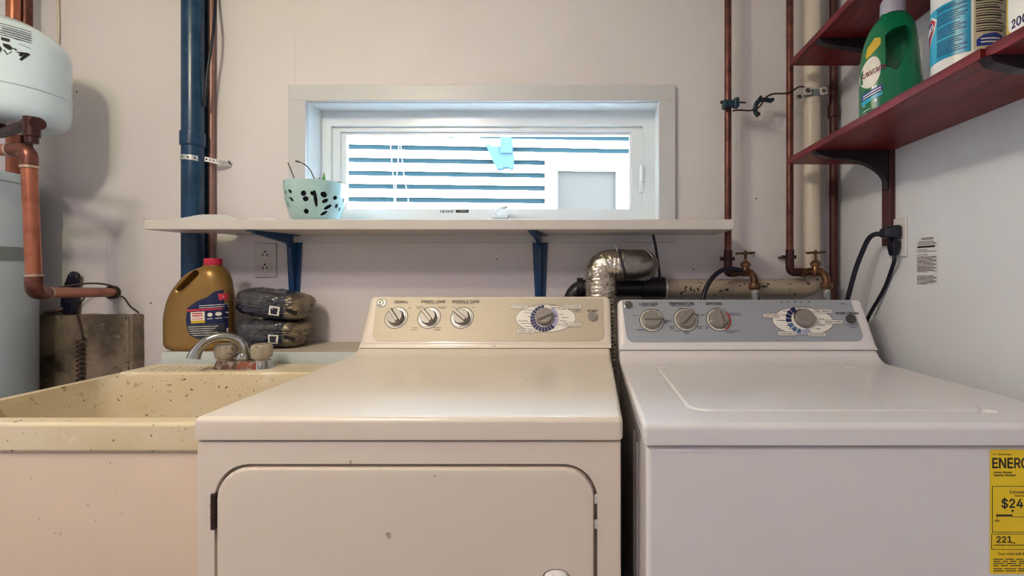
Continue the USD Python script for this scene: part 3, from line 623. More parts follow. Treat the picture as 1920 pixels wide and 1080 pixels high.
# gold jug -------------------------------------------------------
JY = 1.47
def superloft(rows, dep, n=2.6, seg=48):
    """rows: (z, x0, x1, depth factor); stacked rounded outlines about y = 0"""
    k_ = len(rows); t = np.arange(seg) * 2 * np.pi / seg; V = []
    for z, x0, x1, q in rows:
        c, s = np.cos(t), np.sin(t)
        V.append(np.c_[(x0 + x1) / 2 + (x1 - x0) / 2 * np.sign(c) * np.abs(c) ** (2 / n), dep * q * np.sign(s) * np.abs(s) ** (2 / n), np.full(seg, z)])
    v = np.vstack(V); f = []
    for i in range(k_ - 1):
        for j in range(seg):
            j2 = (j + 1) % seg; q = [i * seg + j, i * seg + j2, (i + 1) * seg + j2, (i + 1) * seg + j]
            f += [[q[0], q[1], q[2]], [q[0], q[2], q[3]]]
    v = np.vstack([v, V[0].mean(0), V[-1].mean(0)]); c0, c1 = k_ * seg, k_ * seg + 1
    for j in range(seg):
        j2 = (j + 1) % seg; f += [[c0, j2, j], [c1, (k_ - 1) * seg + j, (k_ - 1) * seg + j2]]
    return trimesh.Trimesh(v, np.array(f), process=False)
def front_of(rows, dep, n=2.6):
    R = np.array(rows, float)
    def y(x, z):
        x0, x1, q = (np.interp(z, R[:, 0], R[:, i]) for i in (1, 2, 3))
        a = np.clip(np.abs((x - (x0 + x1) / 2) / np.maximum((x1 - x0) / 2, 1e-6)), 0, .9999)
        return -dep * q * (1 - a ** n) ** (1 / n)
    return y
def smooth_rows(rows, m=36):
    from scipy.interpolate import PchipInterpolator
    R = np.array(rows, float); z = R[0, 0] + (R[-1, 0] - R[0, 0]) * (np.linspace(0, 1, m) * .55 + .45 * (1 - np.cos(np.linspace(0, math.pi, m))) / 2)
    return np.c_[z, PchipInterpolator(R[:, 0], R[:, 1:])(z)]
jx = lambda u: X(u, JY); jz = lambda v: Z(v, JY) 
zb = LZ
jrows = smooth_rows([(zb, jx(329), jx(421), .80), (zb + .006, jx(320), jx(429), .93), (zb + .02, jx(315.5), jx(432), 1), (jz(600), jx(315), jx(433), 1), (jz(575), jx(319), jx(433), 1), (jz(550), jx(328), jx(432), .98),
    (jz(530), jx(342), jx(429), .93), (jz(515), jx(357), jx(424), .85), (jz(507), jx(369), jx(419), .74), (jz(501.5), jx(381), jx(414.5), .55), (jz(498), jx(386), jx(412.5), .42), (jz(492), jx(388), jx(411), .36)], 44)
JD = .05
jug = thing('detergent_jug', 'large gold plastic jug with a raspberry cap and navy label on the ledge', 'jug', (jx(375), JY, zb))
jm = superloft(jrows, JD); jm.apply_translation([0, JY, 0])
sa, sb_ = P(357, 541, JY), P(384, 512, JY)
slot = m3.Manifold.batch_hull([m3.Manifold.cylinder(.3, .0085, .0085, 24, True).rotate([90, 0, 0]).translate(list(sa + [.002, 0, 0])), m3.Manifold.cylinder(.3, .0095, .0095, 24, True).rotate([90, 0, 0]).translate(list(sb_))])
flare = m3.Manifold.batch_hull([m3.Manifold.sphere(.021, 24).translate(list(sa + [.004, -.060, 0])), m3.Manifold.sphere(.021, 24).translate(list(sb_ + [0, -.053, 0]))])
part(jug, 'body', (man(jm) - slot) - flare, M['gold'], smooth=38)
part(jug, 'cap', lathe([(0, 0), (.0225, 0), (.0235, .002), (.0235, .018), (.0215, .021), (0, .021)], 32, (jx(399.5), JY, jz(497))), M['cap_red'], 'raspberry red screw cap', smooth=40)
jf = front_of(jrows, JD)
jug_outline = Polygon([(r[1], r[0]) for r in jrows] + [(r[2], r[0]) for r in jrows[::-1]]).buffer(-.0004)
def wrap(poly, fy_, lift, yc, edge=.006, thick=.0006):
    """flat print laid over the front of a moulded body"""
    if fy_ is jf: poly = poly.intersection(jug_outline)
    if poly.area < 1e-8: return None
    m = fine(ext(poly, .001), edge); v = m.vertices.copy(); top = v[:, 2] > .0005
    y = fy_(v[:, 0], v[:, 1]); m.vertices = np.c_[v[:, 0], yc + y - lift + np.where(top, 0, thick), v[:, 1]]; m.invert(); return m
lx_ = lambda u: X(u, JY - .042)
lz_j = lambda v: Z(v, JY - .042)
def JP(*uv): return Polygon([(lx_(u), lz_j(v)) for u, v in uv])
lab = JP((356, 577), (372, 565), (390, 557), (400, 547), (410, 543.5), (424, 546), (431, 556), (431.5, 600), (430, 628), (420, 634), (400, 636), (374, 635), (362, 629), (356, 618), (353, 600)).buffer(.0)
lb = part(jug, 'label', wrap(lab, jf, .0008, JY), M['label_navy'], 'navy wraparound label', smooth=40)
part(lb, 'label_panel', wrap(JP((354, 609), (411, 607), (411, 634), (374, 635), (362, 629), (356, 618)).intersection(lab.buffer(-.001)), jf, .0013, JY), M['label_dark'], smooth=40)
part(lb, 'label_stripe', wrap(JP((354, 580), (428, 577), (428, 579.5), (354, 584)).intersection(lab), jf, .0013, JY), M['label_red'], smooth=40)
part(lb, 'warning_box', wrap(JP((362, 585), (386, 583.5), (386.5, 600), (362.5, 601)), jf, .0013, JY), M['print_white'], smooth=40)
part(lb, 'warning_strip', wrap(JP((362.5, 601), (386.5, 600), (387, 605), (363, 606)), jf, .0013, JY), M['label_yellow'], smooth=40)
part(lb, 'brand_block', wrap(JP((404, 551), (426, 549), (426, 559), (406, 563.5)), jf, .0013, JY), M['label_red'], smooth=40)
def wraptext(s, u, v, hpx, fy_, yc, ux, uz, lift, bold=True, width=None, rot=0, y=1.5, center=True):
    m = text(s, hpx * y / FPX, .0006, bold, width, center); 
    if rot: m.apply_transform(trimesh.transformations.rotation_matrix(rot, [0, 0, 1]))
    m.apply_translation([ux(u), uz(v), 0]); vv = m.vertices.copy(); m.vertices = np.c_[vv[:, 0], yc + fy_(vv[:, 0], vv[:, 1]) - lift - vv[:, 2] * .4, vv[:, 1]]; m.invert(); return m
part(lb, 'lettering', [wrap(JP((377, 572.5 - 0), (427, 570), (427, 571.2), (377, 573.8)), jf, .0014, JY), wrap(JP((377, 576.5), (420, 574.2), (420, 575.3), (377, 577.7)), jf, .0014, JY),
      wrap(Point(lx_(394), lz_j(590)).buffer(.006), jf, .0014, JY), wrap(Point(lx_(405), lz_j(589)).buffer(.006), jf, .0014, JY), wrap(JP((411, 586), (413, 586), (416, 592), (414, 592)), jf, .0014, JY), wrap(JP((425, 584), (427, 584), (427, 595), (425, 595)), jf, .0014, JY),
      wrap(JP((390, 597), (398, 596.5), (398, 598), (390, 598.5)), jf, .0014, JY), wrap(JP((401, 596.5), (409, 596), (409, 597.5), (401, 598)), jf, .0014, JY), wrap(JP((411, 596), (418, 595.5), (418, 597), (411, 597.5)), jf, .0014, JY),
      wrap(JP((412, 617), (424, 616.5), (424, 628), (412, 628.5)), jf, .0014, JY), wrap(JP((407, 553.5), (424, 551.5), (424, 553), (407, 555)), jf, .0014, JY), wrap(JP((408, 557), (424, 555), (424, 556.8), (408, 559)), jf, .0014, JY)] +
     [wrap(JP((357, 612 + 4 * i), (405 - 3 * (i % 3), 611 + 4 * i), (405 - 3 * (i % 3), 612 + 4 * i), (357, 613 + 4 * i)).intersection(lab.buffer(-.004)), jf, .0014, JY) for i in range(5)], M['print_white'], 'white print and icons', smooth=40, kind='stuff')
part(lb, 'warning_print', [wrap(JP((365, v), (383, v - 1), (383, v + 1.2), (365, v + 2.2)), jf, .0014, JY) for v in (587, 591)] + [wrap(JP((365, v), (383, v - .6), (383, v + .3), (365, v + .8)), jf, .0014, JY) for v in (596, 598.4)], M['red_print'], kind='stuff')

# bags -----------------------------------------------------------
def pillow(cx, cy, cz, lx, ly, lz, seed, crumple=.007, p=4.0, taper=0):
    m = trimesh.creation.icosphere(5); v = m.vertices.copy(); nrm = (np.abs(v) ** p).sum(1) ** (1 / p); v = v / nrm[:, None]
    q = v * [4.2, 3.4, 3.0]; d = np.abs(meshkit.fbm(q * 1.6 + seed, 4, seed) - .5) * 2 - .35
    d2 = np.abs(meshkit.noise(np.c_[v[:, 0] * 9, v[:, 1] * 2 + v[:, 2] * 5, v[:, 2] * 2] + seed, seed) - .5)
    v = v * [lx / 2, ly / 2, lz / 2]; v += m.vertices * (d * crumple + d2 * crumple * .8)[:, None]
    v[:, 2] *= 1 - taper * (v[:, 0] / lx); m.vertices = v + [cx, cy, cz]; return m
BY = 1.52
def bag(cx, cz, lx, lz, seed, label, tilt_, navy, loc, mt):
    root = thing('packaged_bag', label, 'plastic bag', loc)
    m = pillow(0, 0, 0, lx, .13, lz, seed); T = trimesh.transformations.rotation_matrix(tilt_, [0, 1, 0])
    body_m = m.copy(); body_m.apply_transform(T); body_m.apply_translation([cx, BY, cz]); dz = loc[2] - body_m.bounds[0, 2]; body_m.apply_translation([0, 0, dz])
    v = m.vertices; fmid = v[m.faces].mean(1)
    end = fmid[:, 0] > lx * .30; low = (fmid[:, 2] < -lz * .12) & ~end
    def sub(mask): 
        q = body_m.submesh([np.where(mask)[0]], append=True); return q
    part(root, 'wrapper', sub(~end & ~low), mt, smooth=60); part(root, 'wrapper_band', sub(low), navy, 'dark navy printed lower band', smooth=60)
    e = part(root, 'wrapper_end', sub(end), M['bag_end'], 'pale gold end of the wrapper', smooth=60)
    def onfront(poly, lift=.0012):
        q = fine(ext(poly, .0008), .006); vv = q.vertices.copy(); top = vv[:, 2] > .0004
        pts = np.c_[vv[:, 0], np.zeros(len(vv)), vv[:, 1]]
        # nearest front vertex depth
        from scipy.spatial import cKDTree
        fr_ = v[v[:, 1] < 0]; dd, ii = cKDTree(fr_[:, [0, 2]]).query(vv[:, :2], k=4); y = fr_[ii, 1].min(1) - lift + np.where(top, 0, .0008)
        q.vertices = np.c_[vv[:, 0], y, vv[:, 1]]; q.apply_transform(T); q.apply_translation([cx, BY, cz + dz]); q.invert(); return q
    part(root, 'price_label', onfront(sbox(lx * .10, -lz * .30, lx * .25, lz * .02).difference(sbox(lx * .125, -lz * .26, lx * .225, -lz * .03))), M['print_white'], 'small white label frame')
    part(e, 'printed_band', onfront(Polygon([(lx * .335, -lz * .10), (lx * .455, -lz * .22), (lx * .46, -lz * .08), (lx * .335, lz * .04)])), M['ink'], 'black printed band')
    return body_m
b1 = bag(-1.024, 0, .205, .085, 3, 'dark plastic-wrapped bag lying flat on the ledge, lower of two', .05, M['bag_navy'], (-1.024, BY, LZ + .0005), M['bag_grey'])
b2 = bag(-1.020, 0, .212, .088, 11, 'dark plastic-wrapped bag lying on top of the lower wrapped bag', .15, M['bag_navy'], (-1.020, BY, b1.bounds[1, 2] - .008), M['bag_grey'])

# ================================================================= WINDOW SHELF
SHY, SHT, SHB = 1.39, Z(411, 1.39), Z(430.5, 1.39)
sx0, sx1 = X(270, SHY), X(1377, SHY)
sh = thing('window_shelf', 'long cream-painted wall shelf below the window on two blue brackets', 'shelf', ((sx0 + sx1) / 2, SHY, SHB))
board = rb(sx0, sx1, SHY, YW - ct - .0005, SHB, SHT, .003)
board = board + rb(sx0, cx0 - .001, SHY + .02, YW - .001, SHB, SHT, .003)
PX, PY, PR = X(361.5, 1.56), 1.56, .0305
notch = m3.Manifold.batch_hull([m3.Manifold.cylinder(.3, .042, .042, 32, True).translate([PX + .0, PY, SHB]), m3.Manifold.cylinder(.3, .042, .042, 32, True).translate([PX + .065, PY + .01, SHB]), m3.Manifold.cylinder(.3, .042, .042, 32, True).translate([PX + .06, PY + .2, SHB])])
part(sh, 'board', board - notch - man(bx(sx0 - .1, PX + .06, 1.56, 1.7, SHB - .1, SHT + .1)), M['shelf'], smooth=30)
def shelf_bracket(xw, tipx, zlow):
    wt = .018; z1 = SHB - .0005
    y1, y0 = YW - .001, SHY + .03
    L = unary_union([Polygon([(y1, z1), (y0, z1), (y0, z1 - .008), (y1, z1 - .035)]), Polygon([(y1, z1), (y1 - .035, z1), (y1 - .008, zlow), (y1, zlow)])])
    L = L.buffer(-.0).buffer(.02).buffer(-.02)
    rib = ext_x(L, xw - .006, xw + .006)
    leg = ext(Polygon([(-.028, z1), (.028, z1), (.017, zlow), (-.017, zlow)]), .003); leg.vertices = np.c_[leg.vertices[:, 0] + xw, y1 - leg.vertices[:, 2], leg.vertices[:, 1]]
    arm = ext(Polygon([(-.028, y1), (.028, y1), (.013, y0 - .012), (-.013, y0 - .012)]), .003); arm.vertices = np.c_[arm.vertices[:, 0] + xw, arm.vertices[:, 1], z1 - .003 + arm.vertices[:, 2]]
    leg.fix_normals(); arm.fix_normals(); rib.fix_normals()
    b_ = part(sh, 'bracket', rib, M['bracket'], 'dark blue stamped bracket'); part(b_, 'wall_leg', leg, M['bracket']); part(b_, 'shelf_arm', arm, M['bracket'])
    for q, z in ((.013, zlow + .03), (-.013, zlow + .12)): part(b_, 'screw', cyl((xw + q, y1 - .003, z), (xw + q, y1 - .0055, z), .004, 12), M['bracket'])
shelf_bracket(X(553, YW), 0, Z(563, YW)); shelf_bracket(X(1013, YW), 0, Z(563, YW))
# papers
for i, (u0, u1, dy, rot, lab_) in enumerate(((292, 420, .0, .10, 'white paper sheet lying at the left end of the shelf'), (392, 492, .035, -.04, 'white paper sheet lying between the drain pipe and the mint pot'))):
    w = (u1 - u0) * 1.44 / FPX; cxp = X((u0 + u1) / 2, 1.44); yy = 1.455 + dy
    n_ = 10; gx, gy = np.meshgrid(np.linspace(-w / 2, w / 2, n_), np.linspace(-.055, .055, 6), indexing='ij')
    hz = SHT + .0006 + i * .0003 + (.028 if i == 0 else .022) * ((gy + .055) / .11) ** 1.3 * np.clip(1.25 - np.abs(gx / w * 2 - .15) ** 1.6 * 1.2, .05, 1)
    V_ = np.c_[gx.ravel(), gy.ravel(), hz.ravel()]; F_ = []
    for a_ in range(n_ - 1):
        for b_ in range(5): q = [a_ * 6 + b_, (a_ + 1) * 6 + b_, (a_ + 1) * 6 + b_ + 1, a_ * 6 + b_ + 1]; F_ += [[q[0], q[1], q[2]], [q[0], q[2], q[3]]]
    F_ = np.array(F_); V2 = np.vstack([V_, V_ - [0, 0, .0004]]); F2 = np.vstack([F_, F_[:, ::-1] + len(V_)])
    m = trimesh.Trimesh(V2, F2, process=False); m.apply_transform(trimesh.transformations.rotation_matrix(rot, [0, 0, 1])); m.apply_translation([cxp, yy, 0])
    single('paper_sheet', m, M['paper'], lab_, 'paper', smooth=True)

# flower pot
py = 1.475; pcx = X(592, py); pz = SHT
pot = thing('flower_pot', 'mint green ceramic orchid pot with cut-out holes on the shelf', 'flower pot', (pcx, py, pz))
prf = [(0, 0), (.056, 0), (.060, .002), (.068, .014), (.0775, .042), (.084, .078), (.0865, .100), (.087, .118), (.0865, .121), (.0835, .121), (.0825, .100), (.079, .078), (.0725, .042), (.063, .016), (.056, .008), (0, .008)]
pm_ = man(lathe(prf, 72))
def radial_cut(ang, z, w, h, rot=0):
    c = m3.Manifold.cylinder(.06, 1, 1, 16).scale([w, h, 1]).rotate([0, 0, math.degrees(rot)]).rotate([90, 0, 0]).rotate([0, 0, 0]).translate([0, -.045, z])
    return c.rotate([0, 0, ang])
pp = [(548.5, 361, 2, 3, 0), (559, 361, 2.6, 3.4, .3), (573, 359.5, 4, 2.5, -.5), (599.5, 363.5, 3.6, 4, -.3), (628.5, 363.5, 3.2, 4, -.4), (639.5, 367, 1.6, 3, .3), (554, 374, 2, 3.8, .2), (574, 374, 4.4, 2.6, -.6), (602, 373.5, 3.8, 3.6, .3), (629, 375, 3.2, 2.6, .6), (640.5, 382, 1.2, 3.5, -.2), (565.5, 384, 2, 4.4, .35), (631, 386, 3.6, 2.4, .6), (600, 396, 3.3, 3.4, 0), (624.5, 398, 3.6, 2, .6), (617, 372, 1.9, 12, .12), (614, 363, 2.6, 3.4, .9)]
cuts = []
for u, v, w, h, r_ in pp:
    zz = Z(v, py - .07) - pz; rad = np.interp(zz, [.0, .014, .042, .078, .1], [.058, .068, .0775, .084, .0865])
    s = np.clip((u - 592) * (py - .04) / FPX / rad, -.97, .97); ang = math.degrees(math.asin(s))
    cuts.append(radial_cut(ang, zz, 1.25 * w * py / FPX / max(math.cos(math.asin(s)), .45), 1.25 * h * py / FPX, r_))
for ang in range(75, 290, 24):
    for zz in (.04, .07): cuts.append(radial_cut(ang + zz * 300, zz, .005, .006))
pm_ = pm_ - m3.Manifold.batch_boolean(cuts, m3.OpType.Add)
part(pot, 'pot', pm_.translate([pcx, py, pz]), M['mint'], smooth=35)
part(pot, 'soil', lathe([(0, .009), (.052, .009), (.060, .022), (.070, .042), (.0765, .078), (.079, .100), (.05, .104), (0, .103)], 40, (pcx, py, pz)), M['soil'], 'dark potting mix', smooth=40)
part(pot, 'stem', tube(spline([P(556, 345, py), P(548, 325, py), P(540, 305, py)], 12), .0016, 8), M['stem'], 'dry straight stem')
part(pot, 'stem', tube(spline([P(594, 345, py), P(588, 332, py), P(577, 313, py), P(567, 306, py), P(554, 302, py)], 20), [.0016] * 17 + [.0024, .0028, .002], 8), M['stem'], 'dry arching stem')
part(pot, 'stem', tube(spline([P(598, 342, py), P(598, 336, py), P(599, 333, py)], 8), .0012, 8), M['stem'])
lf = m3.Manifold.batch_hull([m3.Manifold.sphere(1, 20).scale([.0065, .003, .004]).translate(list(P(606.5, 345, py))), m3.Manifold.sphere(1, 20).scale([.006, .0025, .006]).translate(list(P(607, 338, py))), m3.Manifold.sphere(.0008, 8).translate(list(P(608, 324, py)))])
part(pot, 'leaf', lf, M['leaf'], 'small green shoot', smooth=50)
part(pot, 'leaf', m3.Manifold.batch_hull([m3.Manifold.sphere(1, 16).scale([.012, .006, .002]).translate(list(P(636, 341.5, py))), m3.Manifold.sphere(.001, 8).translate(list(P(628, 345, py)))]), M['leaf_pale'], 'pale withered leaf', smooth=50)
part(pot, 'leaf', m3.Manifold.batch_hull([m3.Manifold.sphere(1, 16).scale([.006, .004, .002]).translate(list(P(543, 341, py))), m3.Manifold.sphere(.001, 8).translate(list(P(536, 342, py)))]), M['stem'], smooth=50)

# ================================================================= PIPES LEFT
dpipe = thing('drain_pipe', 'wide dark blue vertical drain pipe with a coupling, behind the left end of the shelf', 'pipe', (PX, PY, 0))
part(dpipe, 'pipe', cyl((PX, PY, .0), (PX, PY, ZC), PR, 40), M['abs'], smooth=50)
part(dpipe, 'coupling', lathe([(PR, 0), (.0335, .001), (.0345, .003), (.0345, .045), (.0335, .047), (PR, .048)], 40, (PX, PY, Z(275, PY))), M['abs'], 'slip coupling', smooth=35)
p2x, p2y = X(382, 1.606), 1.606
single('conduit_pipe', cyl((p2x, p2y, 0), (p2x, p2y, ZC), .0105, 28), M['abs'], 'slim dark blue pipe close beside the wide drain pipe', 'pipe', smooth=50)
c3 = X(396, 1.604)
single('copper_riser', cyl((c3, 1.606, Z(560, 1.606)), (c3, 1.606, ZC), .0095, 20), M['copper_light'], 'dusty pink copper riser right of the slim blue pipe', 'pipe', smooth=50)
single('hanging_cable', tube(spline([P(405, -60, 1.585), P(404, 0, 1.598), P(400, 60, 1.57), P(391, 120, 1.562), P(386, 165, 1.562), P(384, 200, 1.566)], 40), .0042, 10), M['cord'], 'thin dark cable hanging in front of the copper riser', 'cable', smooth=60)
# perforated strap
def strap_piece(p0, p1, bulge, w, holes, n=14):
    p0, p1 = np.asarray(p0), np.asarray(p1); L = np.linalg.norm(p1 - p0)
    sh_ = sbox(0, -w / 2, L, w / 2)
    for i in range(holes): sh_ = sh_.difference(Point(L * (i + .5) / holes, 0).buffer(.0026, 6))
    m = fine(ext(sh_, .001), .008); v = m.vertices; t = v[:, 0] / L
    base = p0 + (p1 - p0) * t[:, None]; m.vertices = base + np.c_[np.zeros(len(v)), -bulge * np.sqrt(np.clip(1 - (2 * t - 1) ** 2, 0, 1)) - v[:, 2], v[:, 1]]; m.fix_normals(); return m
stp = thing('pipe_strap', 'white perforated metal strap wrapped round the dark blue drain pipe', 'strap', (PX, PY, Z(295, 1.53)))
a_ = np.linspace(math.radians(178), math.radians(335), 26)
def wrapband(cx_, cy_, r, angs, z0, z1, w, holes):
    n_ = len(angs); arc = r * abs(angs[-1] - angs[0]); sh_ = sbox(0, -w / 2, arc, w / 2)
    for i in range(holes): sh_ = sh_.difference(Point(arc * (i + .5) / holes, 0).buffer(.0028, 6))
    m = fine(ext(sh_, .001), .006); v = m.vertices; t = v[:, 0] / arc; ang = angs[0] + (angs[-1] - angs[0]) * t; rr = r + v[:, 2]
    m.vertices = np.c_[cx_ + rr * np.cos(ang), cy_ + rr * np.sin(ang), z0 + (z1 - z0) * t + v[:, 1]]; m.fix_normals(); return m
zs = Z(294, 1.54)
part(stp, 'strap_band', wrapband(PX, PY, PR + .0006, a_, zs, zs - .004, .017, 5), M['galv'], smooth=40)
part(stp, 'strap_tail', strap_piece(P(384, 298, 1.572), P(411, 304, 1.592), .0, .016, 4), M['galv'])
part(stp, 'strap_tail', strap_piece(P(412, 304.5, 1.592), P(433, 309, 1.617), .0, .014, 2), M['galv'])
q = P(432, 307, 1.615); part(stp, 'nail', cyl(q, q + [.004, -.012, .006], .002, 8), M['rust_wire'])

# copper pipe with two elbows
CPY = 1.25
pts = [P(-160, 281, CPY), P(53, 281, CPY), P(65, 549, CPY), P(213, 548, 1.615)]
cpp = thing('copper_pipe', 'fat bright copper pipe with two elbows running down and back to the wall', 'pipe', pts[2])
part(cpp, 'pipe', tube(fillet(pts, .035, 9), .0155, 24), M['copper_bright'], smooth=50)
for i in (1, 2):
    d0 = (pts[i - 1] - pts[i]) / np.linalg.norm(pts[i - 1] - pts[i]); d1 = (pts[i + 1] - pts[i]) / np.linalg.norm(pts[i + 1] - pts[i])
    el = part(cpp, 'elbow', tube(fillet([pts[i] + d0 * .045, pts[i], pts[i] + d1 * .045], .036, 9), .0178, 24), M['copper'], smooth=50)
    part(el, 'solder_ring', [cyl(pts[i] + d * .043, pts[i] + d * .049, .0182, 24) for d in (d0, d1)], M['solder'], smooth=50)
fl = pts[3]; part(cpp, 'wall_flange', [cyl(fl + [0, -.012, 0], fl + [0, .003, 0], .022, 20), tube(spline([fl + [-.09, -.12, .012], fl + [-.05, -.06, .03], fl + [-.01, -.03, .03], fl + [.012, -.012, .02]], 14), .003, 8)], M['rust_wire'], 'crusted dark collar at the wall', smooth=40)

# expansion tank
TX, TY, TR = -1.705, 1.35, .142
ht = Z(332, 1.53) - .014
tb = Z(219, 1.27)
tk = thing('expansion_tank', 'pale blue-white expansion tank hanging upside down at the upper left', 'tank', (TX, TY, tb))
zs_ = Z(146, 1.25)
tprof = [(0, tb + .006), (.05, tb + .004), (.10, tb + .0), (.125, tb + .006), (TR - .004, tb + .025), (TR, tb + .045), (TR, zs_ - .004), (TR + .0025, zs_ - .002), (TR + .0025, zs_ + .002), (TR, zs_ + .004), (TR, Z(92, TY)), (TR - .006, Z(78, TY)), (TR - .03, Z(58, TY)), (.07, Z(42, TY)), (0, Z(36, TY))]
part(tk, 'shell', lathe(tprof, 64, (TX, TY, 0)), M['tank'], smooth=45)
cang = math.atan2(-TY, -TX)            # direction from the tank to the camera
def tank_uv(u, v):
    """angle and height on the tank's side seen at picture position u, v"""
    d = np.array([(u - U0) / FPX, 1.0, -(v - V0) / FPX]); o = np.array([-TX, -TY]); A = d[0] ** 2 + d[1] ** 2; B = d[0] * o[0] + d[1] * o[1]; C = o @ o - TR ** 2; disc = max(B * B - A * C, 0)
    t = (-B - math.sqrt(disc)) / A; p = CAM + t * d; return math.atan2(p[1] - TY, p[0] - TX), p[2]
def on_tank(uvs, lift=.0006):
    pl = Polygon([((lambda a_: (a_[0] * TR, a_[1]))(tank_uv(u, v))) for u, v in uvs])
    if not pl.is_valid: pl = pl.buffer(0)
    m = fine(ext(pl, .0006), .008); v = m.vertices; ang = v[:, 0] / TR; rr = TR + v[:, 2] + lift - .0006
    m.vertices = np.c_[TX + rr * np.cos(ang), TY + rr * np.sin(ang), v[:, 1]]; m.fix_normals(); return m
lg = []
for poly in ([(50, 99), (57, 102), (40, 114), (36, 111)], [(29, 97), (50, 99), (46, 102), (39, 106), (34, 103), (38, 101)], [(24, 89.5), (32, 93), (30, 95), (24, 91)], [(5, 81), (18, 84), (24, 91), (19, 94), (12, 91), (6, 86)], [(0, 86), (4, 92), (0, 99)], [(13, 102), (22, 96), (21.5, 98), (15.5, 101)], [(6, 94), (8, 93), (15, 102), (14, 103)]):
    lg.append(on_tank(poly, .0008))
part(tk, 'emblem', lg, M['ink'], 'black angular emblem, upside down', kind='stuff')
fineprint = []
for i in range(6):
    fineprint.append(on_tank([(0, 43 + 4.2 * i), (59, 60 + 4.1 * i), (59, 61.2 + 4.1 * i), (0, 44.2 + 4.2 * i)]))
fineprint += [on_tank([(8, 65), (36, 75), (36, 76), (8, 66)]), on_tank([(35, 81), (57, 91), (57, 91.7), (35, 81.7)])]
part(tk, 'fine_print', fineprint, M['outline'], 'rows of tiny print', kind='stuff')
part(tk, 'grey_patch', on_tank([(2, 69), (18, 73), (18, 79), (2, 75)]), M['label_dark'])
part(tk, 'outlet_pipe', tube(fillet([(TX, TY, tb + .01), (TX, TY, Z(231, 1.25)), (X(58, 1.25), 1.252, Z(231, 1.25)), (X(58, 1.25), 1.252, Z(268, 1.25))], .022, 7), .013, 20), M['copper_dark'], 'dark copper outlet', smooth=50)
tp = np.array([X(58, 1.25), 1.252, Z(231, 1.25)])
part(tk, 'tee', [cyl(tp + [-.03, .014, 0], tp + [.017, -.0, 0], .0165, 20), cyl(tp + [0, 0, -.035], tp + [0, 0, .016], .0165, 20)], M['copper_dark'], smooth=50)
for u, nm in ((25, 'orange copper pipe rising behind the expansion tank'), (48, 'browner copper pipe rising behind the expansion tank, nearer the window')):
    yy = 1.53 if u < 40 else 1.565; xx = X(u, yy)
    single('copper_riser', cyl((xx, yy, ht + .004), (xx, yy, ZC), .0165, 20), M['copper_bright' if u < 40 else 'copper'], nm, 'pipe', smooth=50)

# water heater
HX, HY, HR = -1.97, 1.33, .262
ht = Z(332, 1.53) - .014
wh = thing('water_heater', 'blue-grey cylindrical water heater standing at the left edge', 'water heater', (HX, HY, 0))
part(wh, 'jacket', lathe([(0, .02), (HR - .004, .02), (HR, .026), (HR, ht - .03), (0, ht - .03)], 72, (HX, HY, 0)), M['heater'], smooth=40)
part(wh, 'lid', lathe([(0, ht - .029), (HR + .003, ht - .029), (HR + .004, ht - .026), (HR + .004, ht - .006), (HR - .004, ht), (HR - .02, ht + .002), (0, ht + .004)], 72, (HX, HY, 0)), M['heater'], smooth=40)
part(wh, 'label_band', lathe([(HR, Z(490, 1.5)), (HR + .001, Z(490, 1.5)), (HR + .001, Z(466, 1.5)), (HR, Z(466, 1.5))], 72, (HX, HY, 0)), M['heater_band'], 'grey band round the jacket', smooth=40)
for q in range(3): part(wh, 'foot', cyl((HX + .2 * math.cos(q * 2.1), HY + .2 * math.sin(q * 2.1), 0), (HX + .2 * math.cos(q * 2.1), HY + .2 * math.sin(q * 2.1), .021), .02, 14), M['abs_black'])

# concrete block
KY = 1.58
kx0, kx1, kz = X(60, KY), X(249, KY), Z(591, KY)
ck = m3.Manifold.cube([kx1 - kx0, YW - .002 - KY, kz]).translate([kx0, KY, 0]).refine_to_length(.02); ck = tm(ck); v = ck.vertices.copy()
d = (meshkit.fbm(v * 14, 4, 5) - .5) * .010; up = v[:, 2] > .02; v[:, 1] += np.where(v[:, 1] < KY + .01, np.minimum(d, .004), 0) * up; v[:, 2] += np.where(v[:, 2] > kz - .001, d, 0); v[:, 0] += np.where(v[:, 0] > kx1 - .001, d, 0) * up; ck.vertices = v
cb = thing('concrete_block', 'sooty concrete flue block between the sink and the water heater', 'concrete block', ((kx0 + kx1) / 2, (KY + YW) / 2, 0))
part(cb, 'block', ck, M['concrete'], smooth=50)
mo = rb(kx1 - .022, kx1 - .012, KY - .004, KY + .004, .3, kz - .004, .003, 8).refine_to_length(.012); mo = tm(mo); mo.vertices = mo.vertices + (meshkit.fbm(mo.vertices * 60, 3, 2) - .5)[:, None] * [.008, .004, 0]
part(cb, 'mortar_bead', mo, M['mortar'], 'crumbling pale mortar bead', smooth=50)
part(cb, 'mortar_bead', tm(rb(kx1 - .006, kx1 + .001, KY - .003, YW - .01, kz - .01, kz + .003, .003, 8)), M['mortar'])
t = np.linspace(0, 1, 200); zc0, zc1 = Z(635, KY - .012), Z(716, KY - .012); xc = X(152, KY - .012)
coil = np.c_[xc + .010 * np.cos(t * 2 * math.pi * 9), KY - .014 + .008 * np.sin(t * 2 * math.pi * 9), zc0 + (zc1 - zc0) * t]
wire_top = spline([P(158, 556, 1.50), P(152, 566, 1.53), P(144, 582, 1.56), P(145, 590, KY - .01), P(150, 612, KY - .012), coil[0]], 24)
single('coiled_wire', tube(np.vstack([wire_top[:-1], coil]), .0022, 6), M['rust_wire'], 'rusty wire hanging in a coil down the concrete block', 'wire', smooth=60)
